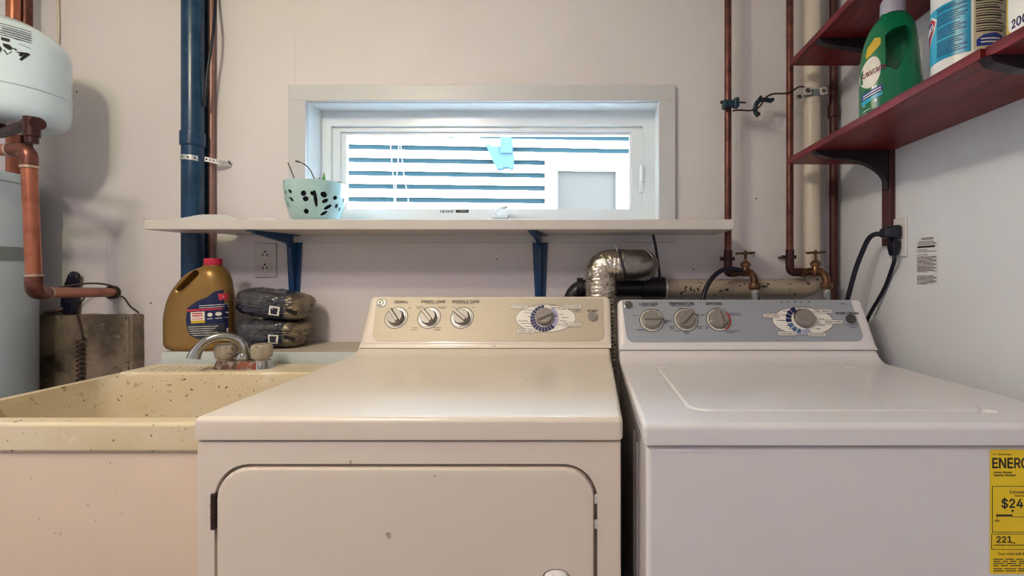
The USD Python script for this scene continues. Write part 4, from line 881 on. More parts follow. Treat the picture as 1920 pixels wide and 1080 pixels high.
single('bent_wire', tube(spline([P(216, 550, 1.60), P(222, 554, 1.60), P(232, 558, 1.60), P(242, 572, 1.605), P(252, 580, 1.605), P(260, 587, 1.605)], 24), .0022, 6), M['rust_wire'], 'thin bent wire from the copper pipe to the block corner', 'wire', smooth=60)
# black film on the block and card
fm = pillow(0, 0, 0, .036, .02, .085, 21, .004, 3.0); fm.apply_transform(trimesh.transformations.rotation_matrix(.28, [0, 1, 0])); fm.apply_translation(P(135, 532, 1.598) + [0, 0, 0])
fm2 = pillow(0, 0, 0, .05, .025, .085, 22, .004, 3.0); fm2.apply_translation(P(131, 568, 1.598)); fm2.apply_translation([0, 0, kz - fm2.bounds[0, 2] - .003])
single('plastic_wrapping', [fm, fm2], M['black_film'], 'crumpled dark navy plastic wrapping standing on the concrete block', 'plastic wrap', smooth=60)
cm = rb(-.035, .035, -.015, .015, 0, .010, .003).rotate([0, -14, 3]).translate(list(P(110, 586, 1.60))); cm = tm(cm); cm.apply_translation([0, 0, kz + .002 - cm.bounds[0, 2]])
single('card_scrap', cm, M['card'], 'grubby scrap of card lying on top of the concrete block', 'card', smooth=30)
# painted wire on the wall
single('wall_wire', tube(spline([P(108, -60, 1.612), P(108.5, 0, 1.612), P(109.5, 70, 1.612), P(109, 120, 1.612), P(109.5, 139, 1.612), P(105, 145, 1.606), P(93, 148, 1.595)], 50), .003, 8), M['white_wire'], 'thin painted wire running down the left part of the back wall', 'wire', smooth=60)

# outlet on back wall
ox, oz = X(499.5, YW), Z(488, YW)
ot = thing('wall_outlet', 'ivory wall outlet under the left bracket of the window shelf', 'outlet', (ox, YW, oz))
part(ot, 'plate', rb(ox - .037, ox + .037, YW - .006, YW - .0002, oz - .059, oz + .059, .004), M['outlet'], smooth=35)
for s in (1, -1):
    zc_ = oz + s * .022
    sc = part(ot, 'socket', ext_y(rrect(ox - .017, zc_ - .0145, ox + .017, zc_ + .0145, .012), YW - .0075, YW - .005), M['outlet'])
    part(sc, 'slot', [bx(ox - .0085, ox - .0055, YW - .0079, YW - .0073, zc_ - .009, zc_ + .001), bx(ox + .0055, ox + .0085, YW - .0079, YW - .0073, zc_ - .009, zc_ + .001), cyl((ox, YW - .0079, zc_ + .0075), (ox, YW - .0073, zc_ + .0075), .0032, 12)], M['gap'])
part(ot, 'screw', cyl((ox, YW - .0072, oz), (ox, YW - .0055, oz), .003, 12), M['outlet'])

# ================================================================= DUCT AND WASTE PIPE
DY_ = 1.472; dR = .0485
vd = thing('dryer_vent_duct', 'crinkled foil dryer duct bending into a metal elbow under the shelf', 'duct', (X(1127, DY_), DY_, .3))
dxc = X(1127, DY_); zel = Z(497, DY_)
path = fillet([(dxc, DY_, .12), (dxc, DY_, zel), (X(1172, DY_), DY_, zel)], .068, 40)
# dense resampling
dl = np.r_[0, np.cumsum(np.linalg.norm(np.diff(path, axis=0), axis=1))]; N = 420; s_ = np.linspace(0, dl[-1], N); path = np.c_[[np.interp(s_, dl, path[:, i]) for i in range(3)]].T
r_ = dR * (1 + .035 * np.abs(np.sin(s_ / .0125 * math.pi)) - .02)
ft = tube(path, r_, 56, caps=False); v = ft.vertices.copy(); cen = np.repeat(path, 56, 0); nn = v - cen; nn /= np.linalg.norm(nn, axis=1, keepdims=True)
d = (np.abs(meshkit.fbm(v * [70, 70, 95], 3, 9) - .5) - .12) * .011; ft.vertices = v + nn * d[:, None]
part(vd, 'foil_hose', ft, M['foil'], 'crinkled aluminium hose', smooth=35)
ep = fillet([(X(1160, DY_), DY_, zel), (X(1200, DY_) + .012, DY_, zel), (X(1200, DY_) + .012, YW - .001, zel)], .05, 14)
el = part(vd, 'metal_elbow', tube(ep, .0485, 48), M['duct'], 'smooth galvanised elbow', smooth=50)
part(el, 'seam_bead', [tube([ep[k_] - (ep[k_ + 1] - ep[k_]) / np.linalg.norm(ep[k_ + 1] - ep[k_]) * .002, ep[k_] + (ep[k_ + 1] - ep[k_]) / np.linalg.norm(ep[k_ + 1] - ep[k_]) * .002], .0496, 48) for k_ in (3, 8, 13)], M['duct'], smooth=50)
cb_ = np.array([X(1166, DY_), DY_, zel]); part(vd, 'hose_clamp', [tube([cb_ + [-.004, 0, -.001], cb_ + [.004, 0, .001]], .0515, 48)], M['abs_black'], 'dark clamp band', smooth=50)
part(vd, 'clamp_tail', tube(spline([P(1158, 472, 1.42), P(1156, 465, 1.43), P(1153, 460, 1.435)], 8), .002, 6), M['galv'])

WY_, WR = 1.5825, .0295
zw = Z(539.5, WY_); vx = X(1522, WY_)
pv = thing('waste_pipe', 'cream plastic waste pipe coming down the corner and turning left behind the washer', 'pipe', (vx, WY_, zw))
part(pv, 'standpipe', cyl((vx, WY_, zw + .05), (vx, WY_, ZC), .0272, 36), M['pvc'], smooth=50)
part(pv, 'sweep_elbow', tube(fillet([(vx, WY_, zw + .06), (vx, WY_, zw), (vx - .075, WY_, zw)], .055, 14), [.031] * 16, 36), M['pvc_dirty'], 'dirty black-spotted elbow', smooth=50)
part(pv, 'horizontal_pipe', cyl((vx - .06, WY_, zw), (X(1240, WY_), WY_, zw), WR, 36), M['pvc_dirty'], 'grubby spotted pipe', smooth=50)
rc = part(pv, 'rubber_coupling', [lathe([(.031, 0), (.035, .001), (.036, .01), (.036, .075), (.035, .084), (.031, .085)], 36, (X(1203, WY_), WY_, zw), 'x')], M['abs_black'], 'black rubber coupling', smooth=40)
part(rc, 'coupling_band', [cyl((X(1246, WY_), WY_, zw), (X(1251, WY_), WY_, zw), .0358, 36)], M['galv'], smooth=50)
bp = fillet([(X(1206, WY_), WY_, zw), (X(1072, WY_), WY_, zw), (X(1072, WY_), WY_, .55)], .06, 12)
part(pv, 'black_elbow', tube(bp, .029, 32), M['abs_black'], 'dark drain elbow', smooth=50)
part(pv, 'black_elbow_hub', cyl((X(1093, WY_), WY_, zw), (X(1081, WY_) + .002, WY_, zw), .0335, 32), M['abs_black'], smooth=50)
single('shelf_cord', tube(spline([P(1224.5, 441, 1.50), P(1228, 455, 1.51), P(1232, 480, 1.52), P(1236, 508, 1.535), P(1238, 524, 1.54)], 24), .0042, 10), M['cord'], 'short dark cord hanging from the shelf to the waste pipe coupling', 'cord', smooth=60)

# water pipes with taps
def tap(root, p, sc=1.0, flip=0):
    """hose bib: inlet from the left, body, stem with T handle, downward spout; p = centre of the body"""
    x, y, z = p; s = sc
    body_ = [cyl((x - .045 * s, y, z - .004), (x - .012 * s, y, z), .0125 * s, 16), lathe([(0, -.016), (.013, -.014), (.0155, -.004), (.0155, .006), (.0125, .014), (.0125, .018), (.0165, .019), (.0165, .027), (.012, .032), (.008, .036), (0, .036)], 20, (x, y, z)),
             tube(spline([(x, y, z), (x + .010 * s, y - .022, z - .005), (x + .014 * s, y - .040, z - .02), (x + .0145 * s, y - .044, z - .036)], 14), np.linspace(.013, .0115, 14), 16),
             lathe([(0, -.056), (.0165, -.056), (.0185, -.052), (.0185, -.040), (.0165, -.036), (0, -.036)], 20, (x + .0145 * s, y - .044, z)), cyl((x - .05 * s, y, z - .004), (x - .036 * s, y, z - .003), .0155 * s, 6)]
    t_ = part(root, 'tap', body_, M['brass'], 'brass hose tap', smooth=40)
    part(t_, 'handle', [cyl((x, y, z + .034), (x, y, z + .062), .0042, 12), hull_spheres([((x - .029, y, z + .060), .0042), ((x - .008, y, z + .061), .0036)], 12), hull_spheres([((x + .029, y, z + .0625), .0042), ((x + .008, y, z + .061), .0036)], 12), hull_spheres([((x, y, z + .060), .0075), ((x, y, z + .064), .006)], 12)], M['brass'], 'T-shaped tap handle', smooth=40)
    return np.array([x + .0145 * s, y - .044, z - .056])
def riser(u, y, vb, label, tap_u, tap_v, rad=.0112):
    x = X(u, y); z = Z(vb, y)
    root = thing('water_pipe', label, 'pipe', (x, y, z))
    tpz = Z(tap_v, y); tx = X(tap_u, y)
    part(root, 'pipe', cyl((x, y, z + .03), (x, y, ZC), rad, 20), M['copper'], smooth=50)
    part(root, 'elbow', tube(fillet([(x, y, z + .075), (x, y, z), (tx - .04, y, z + .002)], .03, 10), rad * 1.18, 20), M['copper_dark'], 'darkened elbow', smooth=50)
    zc_ = Z(485 if u < 1400 else 482, y)
    part(root, 'pipe_clip', [cyl((x, y, zc_ - .004), (x, y, zc_ + .004), rad * 1.3, 20), rb(x - .024, x - .012, y + .004, y + .012, zc_ - .006, zc_ + .006, .002, 8), rb(x + .012, x + .024, y + .004, y + .012, zc_ - .006, zc_ + .006, .002, 8), bx(x - .006, x + .006, y + .0, YW, zc_ - .004, zc_ + .004)], M['copper_dark'], smooth=40)
    o = tap(root, (tx, y - .004, z + .004)); 
    return root, x, z, o
RY = 1.542
r1, x1_, z1_, o1 = riser(1365, RY, 512, 'thin copper water pipe left of the corner, ending in a brass tap behind the washer', 1397, 512)
r2, x2_, z2_, o2 = riser(1481, 1.537, 511, 'thin copper water pipe nearest the corner standpipe, ending in a brass tap', 1528, 508)
for o, nm in ((o1, 'grey braided supply hose hanging from the left brass tap'), (o2, 'grey braided supply hose hanging from the right brass tap')):
    h = thing('supply_hose', nm, 'hose', o)
    part(h, 'hose', tube(spline([o, o + [.002, -.012, -.06], o + [.004, -.03, -.3], o + [0, -.03, -.6]], 24), .0085, 14), M['heater_band'], smooth=60)
    part(h, 'ferrule', cyl(o, o + [.002, 0, -.028], .0105, 16), M['galv'], 'bright metal ferrule', smooth=50)
single('black_hose', tube(spline([P(1392, 508, 1.514), P(1372, 504, 1.508), P(1352, 508, 1.50), P(1335, 522, 1.49), P(1323, 543, 1.48), P(1316, 570, 1.47), P(1312, 640, 1.47)], 40), .0072, 12), M['cord'], 'dark blue hose arching left from the copper elbow behind the washer', 'hose', smooth=60)
single('black_hose', tube(spline([P(1415, 524, 1.53), P(1417, 540, 1.525), P(1421, 562, 1.52), P(1424, 620, 1.51)], 24), .006, 12), M['cord'], 'short dark hose hanging just right of the left brass tap', 'hose', smooth=60)
dx_ = X(1563, 1.598)
dk = thing('steel_pipe', 'dark red painted steel pipe standing in the room corner', 'pipe', (dx_, 1.598, 0))
part(dk, 'pipe', cyl((dx_, 1.598, 0), (dx_, 1.598, ZC), .0135, 20), M['dark_red_pipe'], smooth=50)
part(dk, 'coupling', [lathe([(.0135, 0), (.0175, .002), (.0175, .04), (.0135, .042)], 20, (dx_ - .001, 1.598, Z(221, 1.598)))], M['dark_red_pipe'], smooth=50)

# grounding clamps
def clampblock(root, p, w, h, mt, d=.022):
    return part(root, 'jaw', rb(p[0] - w / 2, p[0] + w / 2, p[1] - d, p[1] + .006, p[2] - h / 2, p[2] + h / 2, .004, 8), mt, smooth=35)
gp = P(1367, 197, 1.535)
g1 = thing('ground_clamp', 'teal ground clamp gripping the left copper water pipe', 'clamp', gp)
part(g1, 'jaw', rb(gp[0] - .022, gp[0] + .026, gp[1] - .024, gp[1] - .002, gp[2] - .012, gp[2] + .010, .004, 8).rotate([0, 0, 0]), M['clamp_blue'], smooth=35)
part(g1, 'jaw', rb(gp[0] + .010, gp[0] + .026, gp[1] - .030, gp[1] - .002, gp[2] - .015, gp[2] + .016, .004, 8), M['clamp_blue'], smooth=35)
part(g1, 'jaw', rb(gp[0] - .026, gp[0] - .012, gp[1] - .028, gp[1] - .002, gp[2] - .018, gp[2] + .010, .004, 8), M['clamp_blue'], smooth=35)
for sa_, sb2, sr in (([.024, -.014, .004], [.050, -.014, .003], .0026), ([-.032, -.014, .004], [-.024, -.014, .004], .005)): part(g1, 'screw', cyl(gp + sa_, gp + sb2, sr, 10), M['rust_wire'], smooth=40)
g2p = P(1424, 195, 1.55)
g2 = thing('ground_clamp', 'loose curved teal ground clamp hanging on the wire between the pipes', 'clamp', g2p)
part(g2, 'jaw', tube(spline([P(1447, 189, 1.55), P(1434, 187, 1.55), P(1423, 189, 1.55), P(1417, 198, 1.55), P(1416, 208, 1.55), P(1420, 215, 1.55)], 24), [.0075] * 24, 12), M['clamp_blue'], smooth=50)
for u, v in ((1447, 188), (1421, 215), (1425, 183)): 
    c_ = P(u, v, 1.543); part(g2, 'screw', cyl(c_ + [0, -.008, 0], c_ + [0, .008, 0], .006 if u != 1425 else .004, 12), M['abs_black' if u != 1447 else 'clamp_blue'], smooth=40)
c0, c1 = P(1416, 219, 1.545), P(1412, 228, 1.545); part(g2, 'screw_shank', cyl(c0, c1, .002, 8), M['galv'])
single('ground_wire', tube(spline([P(1374, 208, 1.525), P(1390, 206.5, 1.53), P(1411, 206.5, 1.538), P(1424, 200, 1.538), P(1436, 183, 1.538), P(1450, 176, 1.535), P(1475, 174.5, 1.525), P(1486, 170, 1.525), P(1498, 163, 1.54), P(1512, 165, 1.555)], 60), .0027, 8), M['wire'], 'brown ground wire running between the copper pipe and the cream standpipe', 'wire', smooth=60)
g3p = np.array([vx, WY_, Z(172, 1.55)])
g3 = thing('pipe_clamp', 'bright galvanised clamp round the cream standpipe', 'clamp', g3p)
part(g3, 'band', wrapband(vx, WY_, .0276, np.linspace(math.radians(182), math.radians(358), 20), g3p[2], g3p[2], .022, 0), M['heater_band'], 'grey clamp band', smooth=40)
def lug(u, v, y, s, rot):
    c = P(u, v, y); f_ = Fr(c, (1, 0, 0), (0, 0, 1)); m = [f_.place(ext(rrect(-s, -s, s, s, s * .25), .006), h=0, rot=rot)]
    l_ = part(g3, 'lug', m, M['white_metal'], smooth=30); part(l_, 'screw', f_.place(ext(Point(0, 0).buffer(s * .55, 12), .003), h=.006), M['rust_wire']); part(l_, 'screw_slot', f_.place(ext(sbox(-s * .5, -s * .09, s * .5, s * .09), .0006), h=.0086, rot=.8), M['galv'])
lug(1513, 171, 1.553, .0125, .05); lug(1543, 171.5, 1.56, .0115, .3); lug(1498, 183, 1.56, .0105, .5)

# ================================================================= RIGHT WALL: SHELVES, CORDS, LABEL
def plank(x0, y0, y1, z0, t_): return rb(x0, XR - .0005, y0, y1, z0, z0 + t_, .002)
lz = Z(308.5, 1.5)
lx = X(1475, 1.5)
s1 = thing('wall_shelf', 'lower mahogany-stained shelf on the right wall carrying the green bottle', 'shelf', (XR, 1.1, lz))
yj = .752
part(s1, 'board', plank(lx, yj + .0015, 1.50, lz, .0185), M['mahogany'], smooth=30)
part(s1, 'board', plank(lx + .006, .25, yj - .0015, lz, .0185), M['mahogany'], smooth=30)
uz = Z(123.5, 1.5); ux_ = X(1482, 1.5)
s2 = thing('wall_shelf', 'upper mahogany-stained shelf on the right wall above the green bottle', 'shelf', (XR, 1.1, uz))
part(s2, 'board', plank(ux_, .25, 1.50, uz, .0185), M['mahogany'], smooth=30)
def wood_bracket(root, y0, y1, z, xf, zlow=None):
    """arm under the shelf, concave curved web, leg on the wall"""
    xs = XR - .0005; n_ = 12; arc = [(xs - .02 - (xs - .02 - xf - .05) * (1 - math.cos(t_)), z - .022 - .075 * (1 - math.sin(t_))) for t_ in np.linspace(0, math.pi / 2, n_)]
    pl = [(xs, z), (xf, z), (xf + .01, z - .012)] + [(xf + .05, z - .022)] + arc[::-1][1:] + [(xs - .02, z - .11), (xs, z - .11)]
    b_ = part(root, 'bracket', ext_y(Polygon(pl).buffer(0), y0, y1), M['black_bracket'], 'dark curved bracket')
    if zlow: part(b_, 'wall_leg', rb(XR - .016, XR - .0003, y0 - .004, y1 + .012, zlow, z, .002), M['maroon'], 'maroon strip down the wall')
wood_bracket(s1, 1.318, 1.340, lz - .0003, lx + .004, Z(462, 1.36))
wood_bracket(s1, .735, .757, lz - .0003, lx + .0)
wood_bracket(s2, 1.318, 1.340, uz - .0003, ux_ + .004)
# green bottle
gx, gy, gz0 = .700, 1.10, lz + .0187
gb = thing('detergent_bottle', 'green dishwashing detergent bottle with a white oval label on the lower shelf', 'bottle', (gx, gy, gz0))
grot = math.radians(-22)
grow = smooth_rows([(0, -.054, .054, .82), (.004, -.062, .062, .94), (.012, -.0645, .0645, 1), (.06, -.0645, .0635, 1), (.10, -.064, .059, .97), (.14, -.0625, .056, .92), (.17, -.058, .053, .86), (.195, -.050, .050, .78), (.215, -.040, .046, .66), (.228, -.030, .040, .54), (.237, -.023, .031, .46), (.246, -.020, .028, .46)], 40)
GD = .045
gm = superloft(grow, GD, 2.7)
R_ = trimesh.transformations.rotation_matrix(grot, [0, 0, 1])
def G(m):
    m = tm(m).copy(); m.apply_transform(R_); m.apply_translation([gx, gy, gz0]); return m
hole = ext_y(Polygon([(-.012, .110), (-.016, .180), (-.002, .194), (.024, .198), (.034, .184), (.031, .148), (.004, .098)]).buffer(-.004).buffer(.004), -.2, .016)
fl2 = m3.Manifold.batch_hull([man(ext_y(Polygon([(-.016, .108), (-.019, .182), (-.003, .196), (.026, .198), (.034, .182), (.031, .148), (.004, .096)]).buffer(.002), -.1, -.045)), man(ext_y(Polygon([(-.010, .115), (-.014, .178), (-.002, .190), (.022, .193), (.030, .180), (.027, .150), (.004, .104)]), -.1, -.028))])
part(gb, 'body', G((man(gm) - man(hole)) - fl2), M['green'], smooth=38)
part(gb, 'cap', G(lathe([(0, .238), (.0255, .238), (.0265, .241), (.0255, .270), (.0235, .274), (0, .274)], 36, (.004, 0, 0))), M['cap_grey'], 'pale lilac-grey cap', smooth=40)
gf = front_of(grow, GD, 2.7)
def GW(poly, lift=.0008, edge=.006): return G(wrap(poly, gf, lift, 0, edge))
def GT(s, x, z, h, lift, width=None, rot=0, bold=True):
    m = text(s, h, .0006, bold, width); 
    if rot: m.apply_transform(trimesh.transformations.rotation_matrix(rot, [0, 0, 1]))
    m = fine(m, .008); m.apply_translation([x, z, 0]); vv = m.vertices.copy(); m.vertices = np.c_[vv[:, 0], gf(vv[:, 0], vv[:, 1]) - lift - vv[:, 2] * .4, vv[:, 1]]; m.invert(); return G(m)
ov = affinity.rotate(affinity.scale(Point(-.046, .100).buffer(1, 24), .0185, .036), -8)
lo_ = part(gb, 'oval_label', GW(ov), M['print_white'], 'white oval label', smooth=40)
part(lo_, 'brand_lettering', GT('cascade', -.040, .103, .0125, .0013, .046, .30), M['plum'], 'plum script lettering')
part(gb, 'yellow_label', GW(Polygon([(-.054, .143), (-.050, .160), (-.037, .178), (-.028, .176), (-.028, .162), (-.040, .148), (-.053, .136)]).buffer(.0015)), M['label_yellow'], 'yellow curved sticker', smooth=40)
bn = part(gb, 'banner', GW(Polygon([(-.062, .053), (-.024, .068), (-.024, .053), (-.062, .038)])), M['royal'], 'blue banner', smooth=40)
part(bn, 'banner_strip', GW(Polygon([(-.062, .037), (-.024, .052), (-.024, .044), (-.062, .027)])), M['cyan'], smooth=40)
part(bn, 'lettering', [GW(Polygon([(-.060, .047 + o_), (-.027, .060 + o_), (-.027, .0625 + o_), (-.060, .0495 + o_)]), .0013) for o_ in (0, -.006)] + [GW(Polygon([(-.060, .0 + z_), (-.060 + w_, w_ * .4 + z_), (-.060 + w_, w_ * .4 + z_ + .0016), (-.060, .0016 + z_)]), .0008) for z_, w_ in ((.012, .012), (.006, .006), (.024, .004))], M['print_white'], 'white print', smooth=40, kind='stuff')

# canisters
def canister(cx_, cy_, label, name_, z0):
    root = thing('wipes_canister', label, 'canister', (cx_, cy_, z0)); return root
CR, CH = .057, .20
def on_can(cx_, cy_, z0, poly, lift, mt, root, name_, r=CR, **kw):
    base = math.atan2(-cy_, -cx_)      # facing the camera
    m = fine(ext(poly, .0004), .006); v = m.vertices; ang = base + v[:, 0] / r; rr = r + lift + v[:, 2]
    m.vertices = np.c_[cx_ + rr * np.cos(ang), cy_ + rr * np.sin(ang), z0 + v[:, 1]]; m.fix_normals(); return part(root, name_, m, mt, smooth=40, **kw)
def can_text(cx_, cy_, z0, items, lift, mt, root, name_, label=None):
    base = math.atan2(-cy_, -cx_); out = []
    for s, x_, z_, h_, rot, w_ in items:
        m = text(s, h_, .0004, True, w_)
        if rot: m.apply_transform(trimesh.transformations.rotation_matrix(rot, [0, 0, 1]))
        m = fine(m, .006); m.apply_translation([x_, z_, 0]); v = m.vertices; ang = base + v[:, 0] / CR; rr = CR + lift + v[:, 2]; m.vertices = np.c_[cx_ + rr * np.cos(ang), cy_ + rr * np.sin(ang), z0 + v[:, 1]]; m.fix_normals(); out.append(m)
    return part(root, name_, out, mt, label)
def can_body(root, cx_, cy_, z0, mt, lidmt):
    part(root, 'body', lathe([(0, 0), (CR - .004, 0), (CR, .004), (CR, CH - .012), (CR - .003, CH - .008), (CR - .003, CH - .002), (0, CH - .002)], 56, (cx_, cy_, z0)), mt, smooth=40)
    part(root, 'lid', lathe([(CR - .003, CH - .012), (CR + .0015, CH - .011), (CR + .0015, CH + .006), (CR - .006, CH + .012), (.03, CH + .014), (0, CH + .014)], 56, (cx_, cy_, z0)), lidmt, smooth=40)
c1x, c1y = .7225, .905
ca = canister(c1x, c1y, 'white wipes canister with a cyan label next to the green bottle', '', gz0)
can_body(ca, c1x, c1y, gz0, M['white_plastic'], M['white_plastic'])
H = CR * math.pi / 2
on_can(c1x, c1y, gz0, sbox(-H * 1.3, .044, -.052, .147), .0003, M['cyan'], ca, 'front_label', label='cyan front of the label')
lbm = on_can(c1x, c1y, gz0, sbox(-.052, .044, .006, .147), .0003, M['teal_label'], ca, 'text_label', label='deeper cyan text panel')
bl = on_can(c1x, c1y, gz0, sbox(.010, .044, H * 1.2, .147), .0003, M['beige_label'], ca, 'back_label', label='beige text panel')
rr_ = np.random.default_rng(4); tx_ = []
for i in range(22):
    z_ = .052 + i * .0042
    if i in (7, 13, 19): continue
    tx_.append(sbox(-.050, z_, -.050 + rr_.uniform(.030, .052), z_ + .0014))
on_can(c1x, c1y, gz0, unary_union(tx_), .0008, M['navy_print'], lbm, 'small_print', kind='stuff')
tx_ = []
for i in range(15):
    z_ = .076 + i * .0046; tx_.append(sbox(.013, z_, .013 + rr_.uniform(.03, .06), z_ + (.0022 if i % 3 == 0 else .0012)))
on_can(c1x, c1y, gz0, unary_union(tx_), .0008, M['ink'], bl, 'small_print', kind='stuff')
nb = on_can(c1x, c1y, gz0, Polygon([(.014, .050), (.062, .050), (.060, .068), (.045, .073), (.025, .070), (.014, .062)]), .0008, M['royal'], bl, 'brand_block', label='royal blue block')
on_can(c1x, c1y, gz0, unary_union([sbox(.020, .055 + q_, .052, .0575 + q_) for q_ in (0, .006)]), .0013, M['print_white'], nb, 'print_lines', kind='stuff')
lz_ = Polygon([(-.092, .126), (-.066, .134), (-.054, .124), (-.060, .108), (-.076, .090), (-.092, .080)])
e1_ = on_can(c1x, c1y, gz0, lz_.buffer(.0035), .0008, M['print_white'], ca, 'emblem', label='red, white and blue brand emblem')
on_can(c1x, c1y, gz0, lz_, .0013, M['logo_red'], e1_, 'emblem_border'); on_can(c1x, c1y, gz0, lz_.buffer(-.006), .0018, M['royal'], e1_, 'emblem_field')
can_text(c1x, c1y, gz0, [('CLOROX', -.072, .113, .012, .30, .032)], .0023, M['print_white'], e1_, 'emblem_lettering')
c2x, c2y = .7035, .711
cb2 = canister(c2x, c2y, 'white wipes canister with a yellow label marked 200 at the right edge', '', gz0)
can_body(cb2, c2x, c2y, gz0, M['label_yellow'], M['white_plastic'])
wl = on_can(c2x, c2y, gz0, rrect(-.068, .006, .06, .150, .02), .0003, M['print_white'], cb2, 'white_panel', label='white label panel')
can_text(c2x, c2y, gz0, [('200', -.044, .021, .013, 0, .026)], .0008, M['navy_print'], wl, 'lettering', 'number 200')

# right outlet, plugs and cords
oy0, oy1, oz0_, oz1_ = 1.262, 1.338, Z(481, 1.268), Z(407, 1.268)
o2t = thing('wall_outlet', 'pale outlet plate on the right wall behind the black plugs', 'outlet', (XR, (oy0 + oy1) / 2, (oz0_ + oz1_) / 2))
oyc, ozc = (oy0 + oy1) / 2, (oz0_ + oz1_) / 2
part(o2t, 'plate', rb(XR - .006, XR - .0002, oy0, oy1, oz0_, oz1_, .003), M['outlet2'], smooth=35)
for s in (1, -1): part(o2t, 'socket', rb(XR - .008, XR - .004, oyc - .016, oyc + .016, ozc + s * .022 - .014, ozc + s * .022 + .014, .003), M['outlet2'])
pa = np.array([XR - .008, 1.298, Z(436, 1.298)])
c1t = thing('power_cord', 'thick navy-black power cord plugged into the upper socket on the right wall', 'cord', pa)
part(c1t, 'plug', m3.Manifold.batch_hull([rb(pa[0] - .018, pa[0], pa[1] - .026, pa[1] + .022, pa[2] - .019, pa[2] + .019, .006), rb(pa[0] - .040, pa[0] - .02, pa[1] - .014, pa[1] + .016, pa[2] - .014, pa[2] + .012, .006)]), M['cord'], smooth=40)
part(c1t, 'cable', tube(spline([pa + [-.034, .012, -.004], P(1636, 441, 1.33), P(1620, 465, 1.36), P(1606, 500, 1.385), P(1596, 535, 1.40), P(1586, 575, 1.42), P(1580, 660, 1.44), P(1575, 800, 1.46)], 60), .0068, 12), M['cord'], smooth=60)
pb = np.array([XR - .008, 1.290, Z(462, 1.29)])
c2t = thing('power_cord', 'thin navy-black power cord hanging straight down from the lower socket on the right wall', 'cord', pb)
part(c2t, 'plug', m3.Manifold.batch_hull([rb(pb[0] - .022, pb[0], pb[1] - .014, pb[1] + .018, pb[2] - .008, pb[2] + .016, .005), rb(pb[0] - .020, pb[0] - .004, pb[1] - .010, pb[1] + .014, pb[2] - .026, pb[2] - .015, .005)]), M['cord'], smooth=40)
part(c2t, 'cable', tube(spline([pb + [-.012, .002, -.02], P(1677, 482, 1.285), P(1672, 505, 1.31), P(1661, 535, 1.345), P(1645, 565, 1.375), P(1628, 595, 1.40), P(1612, 640, 1.41), P(1600, 760, 1.42)], 50), .0052, 12), M['cord'], smooth=60)
# warning label
wf = Fr((XR - .0003, 0, 0), (0, -1, 0), (0, 0, 1))
a0, a1 = wf.hit(1719, 447), wf.hit(1757.5, 536)
wx0, wx1, wz1, wz0 = a0[0], a1[0], a0[1], a1[1]
wn = thing('warning_label', 'printed warning label stuck on the right wall beside the outlet', 'label', (XR, -(wx0 + wx1) / 2, (wz0 + wz1) / 2))
part(wn, 'sticker', wf.place(ext(sbox(wx0 - .003, wz0 - .003, wx1 + .003, wz1 + .003), .0003)), M['sticker'], 'thin pale sticker')
W_, Hh = wx1 - wx0, wz1 - wz0
pr_ = [wf.place(text('! WARNING', Hh * .045, .0002, True, W_ * .62), wx0 + W_ * .52, wz1 - Hh * .025, .0003)]
rows_ = [.085, .115, .145, None, .255, .29, .36, .40, .425, .45, .475, .50, .525, .55, .575, .60, .625, .645, .67, .695, .72, .80, .825, .85, .875, .90, .925, .95, .975]
for i, r0 in enumerate(rows_):
    if r0 is None: continue
    L0 = .0 if r0 > .2 else .05; R0 = (.55 if i in (4, 6, 20, 28) else .97 - .15 * ((i * 7) % 3 == 0))
    pr_.append(wf.place(dashes(wx0 + W_ * (L0 + .03), wx0 + W_ * R0, wz1 - Hh * r0, Hh * .013, .0002, 400 + i), h=.0003))
pr_.append(wf.place(bx(wx0 + W_ * .04, wx0 + W_ * .90, wz1 - Hh * .212, wz1 - Hh * .172, 0, .0002), h=.0003))
part(wn, 'lettering', pr_, M['ink'], 'black print', kind='stuff')

# ================================================================= OUTSIDE
NA, NB = np.array([-2.9, 4.15]), np.array([1.3, 4.43])
nd = (NB - NA) / np.linalg.norm(NB - NA); nl = np.linalg.norm(NB - NA); nrm_ = np.array([nd[1], -nd[0]])
nf = Fr((NA[0], NA[1], 0), (nd[0], nd[1], 0), (0, 0, 1))       # normal points back to our window
nh = thing('neighbour_house', 'white clapboard wall of the neighbouring house seen through the window', 'house', (NA[0], NA[1], 0))
part(nh, 'wall', nf.place(bx(0, nl, 0, 4.2, -.2, -.008)), M['lap_shade'], 'dark backing painted as the shade under each board')
pitch = .1175
a_l, b_l = nf.hit(653, 279.5)
# opening for its window
n0 = nf.hit(1022, 300); n1 = nf.hit(1181, 470)
zz = (b_l % pitch); i = 0
while zz < 4.1:
    if zz + pitch > .6 and zz < 3.6:
        bb = []
        prof = Polygon([(0.0, zz + .042), (.018, zz + .042), (.010, zz + pitch), (0.0, zz + pitch)])  # boards set apart so the dark backing reads as lap shadow
        spans = [(0, nl)] if not (n1[1] < zz + .06 < n0[1]) else [(0, n0[0] + .02), (n1[0] - .02, nl)]
        for s0, s1_ in spans:
            m = ext(prof, s1_ - s0); v = m.vertices.copy(); m.vertices = nf.o + nf.ex * (v[:, 2:] + s0) + nf.n * (v[:, :1] - .004) + nf.ey * v[:, 1:2]; m.fix_normals(); part(nh, 'siding_board', m, M['siding'])
    zz += pitch
nwm = part(nh, 'window_frame', nf.place(ext(sbox(n0[0], n1[1], n1[0], n0[1]).difference(unary_union([sbox(nf.hit(1046, 321)[0], n1[1] + .08, nf.hit(1154, 321)[0], nf.hit(1046, 321)[1]), ])), .05)), M['siding'], 'white window frame')
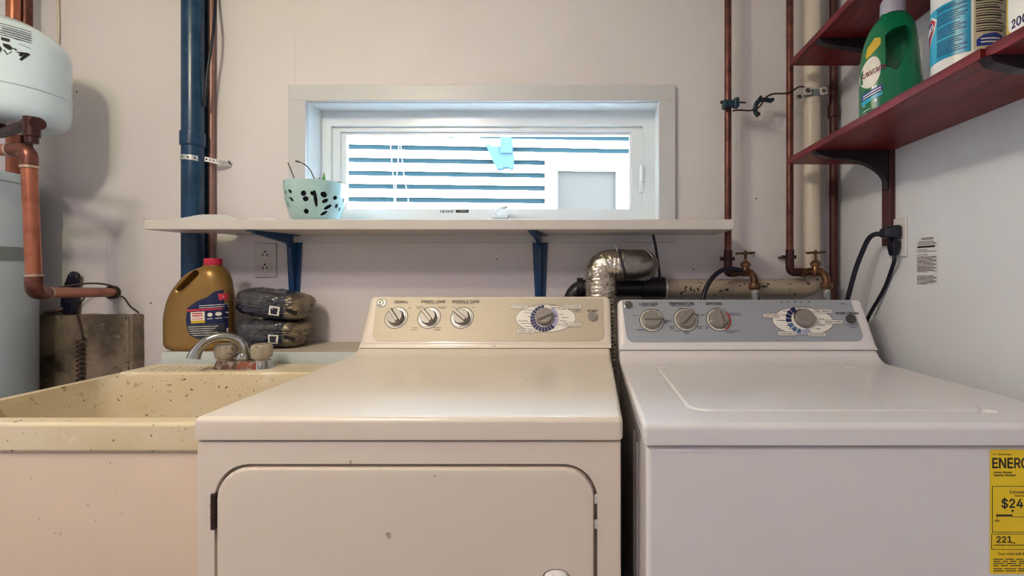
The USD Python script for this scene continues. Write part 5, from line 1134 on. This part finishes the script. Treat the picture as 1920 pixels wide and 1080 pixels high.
part(nwm, 'pane', nf.place(bx(nf.hit(1044, 321)[0], nf.hit(1156, 321)[0], n1[1] + .06, nf.hit(1046, 319)[1], .002, .008)), M['far_glass'], 'grey window glass')
part(nwm, 'drip_cap', nf.place(bx(n0[0] - .02, n1[0] + .02, n0[1], n0[1] + .012, 0, .07)), M['siding'])
part(nh, 'side_panel', nf.place(bx(n1[0] + .0, nf.hit(1215, 330)[0], n1[1], nf.hit(1181, 328)[1], .01, .02)), M['far_glass'], 'grey panel beside the window')
# wires, and a box shape made up for a pale blue lens artifact
for i, (uv, nm, mt) in enumerate(((((735, 250), (737, 300), (741, 345), (741, 400)), 'leftmost pale wire hanging down the neighbouring clapboard wall', 'white_wire'), (((749, 250), (750, 290), (746, 340), (746, 400)), 'second pale wire hanging down the neighbouring clapboard wall', 'white_wire'),
        (((752, 250), (756, 290), (763, 345), (768, 372), (764, 400)), 'darker kinked wire hanging down the neighbouring clapboard wall', 'heater_band'))):
    pts_ = []
    for u, v in uv: a, b = nf.hit(u, v); pts_.append(nf.at(a, b, .035 + .004 * i))
    single('outside_wire', tube(spline(pts_, 24), .0045, 8), M[mt], nm, 'wire', smooth=60)
def NPoly(*uv): return Polygon([tuple(nf.hit(u, v)) for u, v in uv])
ub = thing('lens_artifact_box', 'made-up box shape standing in for a pale blue lens artifact on the clapboard wall', 'utility box', nf.at(*nf.hit(938, 320), .03))
part(ub, 'artifact_top', nf.place(ext(NPoly((941, 259), (959, 259), (962, 268), (962, 292), (941, 292)), .09), h=.0155), M['lens_artifact'])
part(ub, 'case', nf.place(ext(NPoly((913, 276), (922, 276), (922, 279), (941, 279), (941, 283), (962, 283), (965, 300), (963, 318), (958, 320), (956, 317), (946, 317), (943, 320), (934, 320), (926, 305), (917, 284)), .07), h=.0155), M['lens_artifact'])
part(ub, 'artifact_strip', nf.place(ext(NPoly((910, 267), (941, 267), (941, 271), (922, 271), (922, 276), (913, 276), (910, 272)), .05), h=.0155), M['siding'])
struct('path', bx(-5, 5, YW + .13, 4.1, -.12, -.02), M['soffit'], 'paved strip outside between the houses')
struct('blocking_roof', [bx(XL - .5, XR + .5, YF - .5, YW + .55, ZC + .101, ZC + .2)], M['soffit'], 'unseen slab added over the room to block the sky')  # out of view, added to keep the sky off the room
